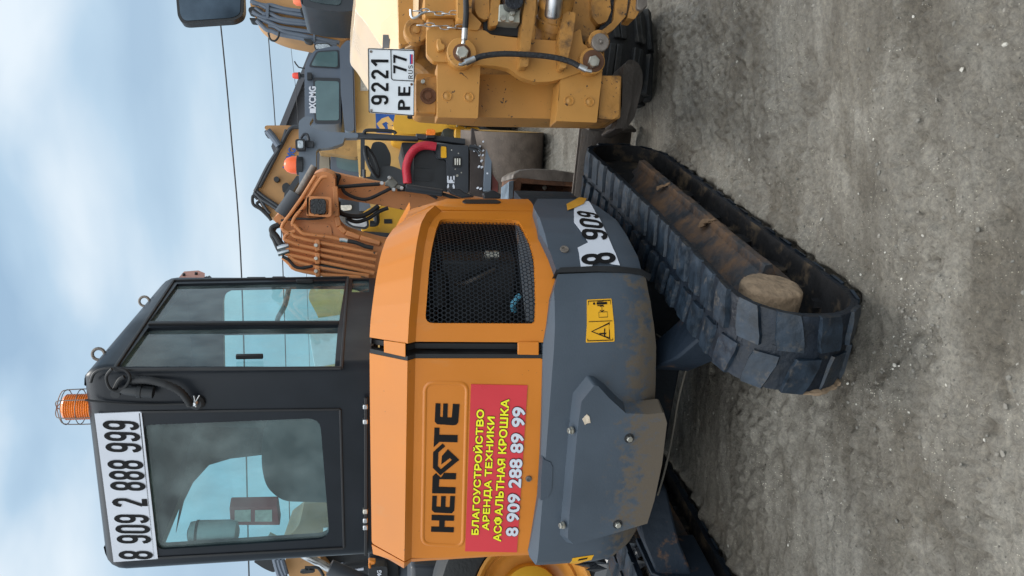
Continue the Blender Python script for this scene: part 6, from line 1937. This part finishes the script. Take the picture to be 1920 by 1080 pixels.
m = MB(); m.lathe(c, (0.25, -1, 0), [(-.16, .01), (-.16, Rt * .40), (-.14, Rt * .45), (-.08, Rt * .5), (-.1, Rt * .55), (-.03, Rt * .575), (.0, Rt * .62), (.012, Rt * .63), (.012, Rt * .60), (-.02, Rt * .56), (-.09, Rt * .53)], 48, caps=False); m.build('rim', RIMO, WT)
m = MB(); m.lathe(c + Vector((.25, -1, 0)).normalized() * -.13, (0.25, -1, 0), [(-.04, Rt * .32), (.05, Rt * .3), (.07, Rt * .22), (.09, .03)], 32); m.build('hub', LOADY, WT)
m = MB(); ws(m, [(795, 1040), (815, 1040), (812, 1110), (795, 1110)], WY + .9, .1); m.build('step_post', LOADY, WH, bevel=.01)
m = MB(); ws(m, [(770, 1060), (860, 1062), (960, 1120), (770, 1140)], WY + .6, .5); m.build('fender', FARGD, WH, bevel=.03)
# ------------------------------------------------------------------ machine seen through the cab glass
TY_ = 9.5
TH = far('wheel_loader', 'pale yellow loader seen through the tinted cab windows', 'loader', 640, 620, TY_)
m = MB(); ws(m, [(600, 520), (580, 545), (578, 560), (600, 600), (606, 690), (700, 720), (800, 720), (800, 500)], TY_, 1.2, rad=.1); m.build('loader_body', BODYY, TH, bevel=.05)
m = MB(); ws(m, [(575, 600), (640, 590), (640, 680), (590, 690)], TY_ - .2, .1); m.build('white_board', WHITEP, TH, bevel=.01)
m = MB(); wtube(m, [(530, 620), (520, 600), (535, 570), (545, 520)], TY_ - .1, .03, 8, 4); m.build('hand_rail', PLAST, TH)
m = MB(); m.lathe(Vector((W(700, 620, TY_).x - .5, TY_ + .5, .6)), (1, 0, 0), [(0, .35), (0, .55), (.05, .6), (.4, .6), (.45, .55), (.45, .35)], 30); m.build('tyre', RUBBER, TH)
TI = far('wheel_loader', 'dull ochre loader seen through the rear window beside the seat', 'loader', 640, 980, 9.0)
m = MB(); ws(m, [(575, 920), (600, 900), (700, 900), (800, 900), (800, 1030), (600, 1030), (520, 1020), (560, 990)], 9.0, 1.2, rad=.1); q = m.build('loader_body', mat('brown_loader_paint', (.2, .1, .04), .6, var=.25, scale=3), TI, bevel=.05)
m = MB(); ws(m, [(606, 990), (618, 990), (618, 1006), (606, 1006)], 8.98, .03); m.build('white_panel', WHITEP, q)
m = MB(); m.lathe(Vector((W(700, 980, 9).x - .2, 9.5, .6)), (1, 0, 0), [(0, .35), (0, .55), (.05, .6), (.4, .6), (.45, .55), (.45, .35)], 30); m.build('tyre', RUBBER, TI)
# ------------------------------------------------------------------ building behind
HBY = 34
HB = far('shed', 'dark sheet metal shed with a pitched roof beyond the machines', 'building', 600, 220, HBY)
m = MB(); m.slab([W(x, y, HBY) for x, y in ((522, 275), (610, 55), (690, 55), (690, 495), (610, 495))], (0, 18, 0)); m.build('wall', ROOFM, HB)
m = MB()
for pa, pb in (((520, 275), (612, 45)), ((520, 275), (612, 505))):
    a, b = W(*pa, HBY - .5), W(*pb, HBY - .5)
    m.add([a, b, b + Vector((0, 19, 0)), a + Vector((0, 19, 0)), a + Vector((0, 0, .25)), b + Vector((0, 0, .25)), b + Vector((0, 19, .25)), a + Vector((0, 19, .25))], [(0, 1, 2, 3), (7, 6, 5, 4), (0, 4, 5, 1), (1, 5, 6, 2), (2, 6, 7, 3), (3, 7, 4, 0)])
m.build('roof', ROOFM, HB)
# far yard edge: board fence closing the horizon
m = MB()
for i in range(60):
    x0 = -60 + i * 2
    m.box((x0, 60 + .3 * math.sin(i * 1.7), 1.0), (1.98, .05, 2.1 + .1 * math.sin(i * 2.3)))
m2 = MB(); m2.box((0, 60, 1.0), (120, .06, 2.2)); fo_ = m2.build('fence', mat('weathered_board', (.16, .15, .14), .8, var=.3, scale=.8))
tag(fo_, 'long weathered fence closing the far side of the yard', 'fence')
# ------------------------------------------------------------------ overhead wires
for pts, Y, r_, lab in (([(392, -140), (413, 40), (433, 250), (453, 520), (466, 1045), (470, 1200)], 15, .0135, 'thickest dark overhead wire, highest of those crossing the sky'),
                        ([(490, -140), (503, 65), (516, 235), (531, 520), (545, 1045), (550, 1200)], 19, .0125, 'middle overhead wire passing just above the folded booms'),
                        ([(532, -140), (544, 70), (557, 200), (575, 520), (590, 1045)], 24, .007, 'thin faint overhead wire, lowest over the yard')):
    m = MB(); m.tube([W(x, y, Y) for x, y in pts], r_, 6, 8)
    o = m.build('overhead_wire', mat('wire_black', (.02, .022, .026), .6))
    tag(o, lab, 'wire', 'overhead wires')
# ------------------------------------------------------------------ scrap of crumpled sheet on the ground
rs = random.Random(11)
g0, g1 = G(1196, 1010), G(1200, 1085)
bm_ = MB()
n1 = 14
vs = []
ctr = W(1165, 1052, 4.3)
for i in range(n1):
    for j in range(n1):
        u, v = i / (n1 - 1) - .5, j / (n1 - 1) - .5
        hgt = max(0.01, .34 * (1 - (u * u * 3 + v * v * 3)) + .16 * noise.noise((u * 7, v * 7, 2)) + rs.uniform(-.03, .03))
        vs.append((ctr.x + u * .34 + rs.uniform(-.015, .015), 4.35 + v * .3, hgt))
bm_.add(vs, [(i * n1 + j, (i + 1) * n1 + j, (i + 1) * n1 + j + 1, i * n1 + j + 1) for i in range(n1 - 1) for j in range(n1 - 1)])
o = bm_.build('crumpled_sheet', mat('shiny_black_film', (.018, .021, .026), .18, var=.3, scale=20, spec=.8), smooth=0)
tag(o, 'crumpled shiny black plastic sheet on the mud past the counterweight', 'plastic sheet')
m = MB(); a, b = W(1146, 1030, 4.15), W(1158, 1052, 4.15); m.lathe(a, b - a, [(-.06, .03), ((b - a).length, .03)], 16)
o = m.build('pipe_offcut', mat('cream_pipe', (.5, .47, .4), .5, var=.2, scale=20)); tag(o, 'short cream pipe offcut lying on the crumpled black sheet', 'pipe')
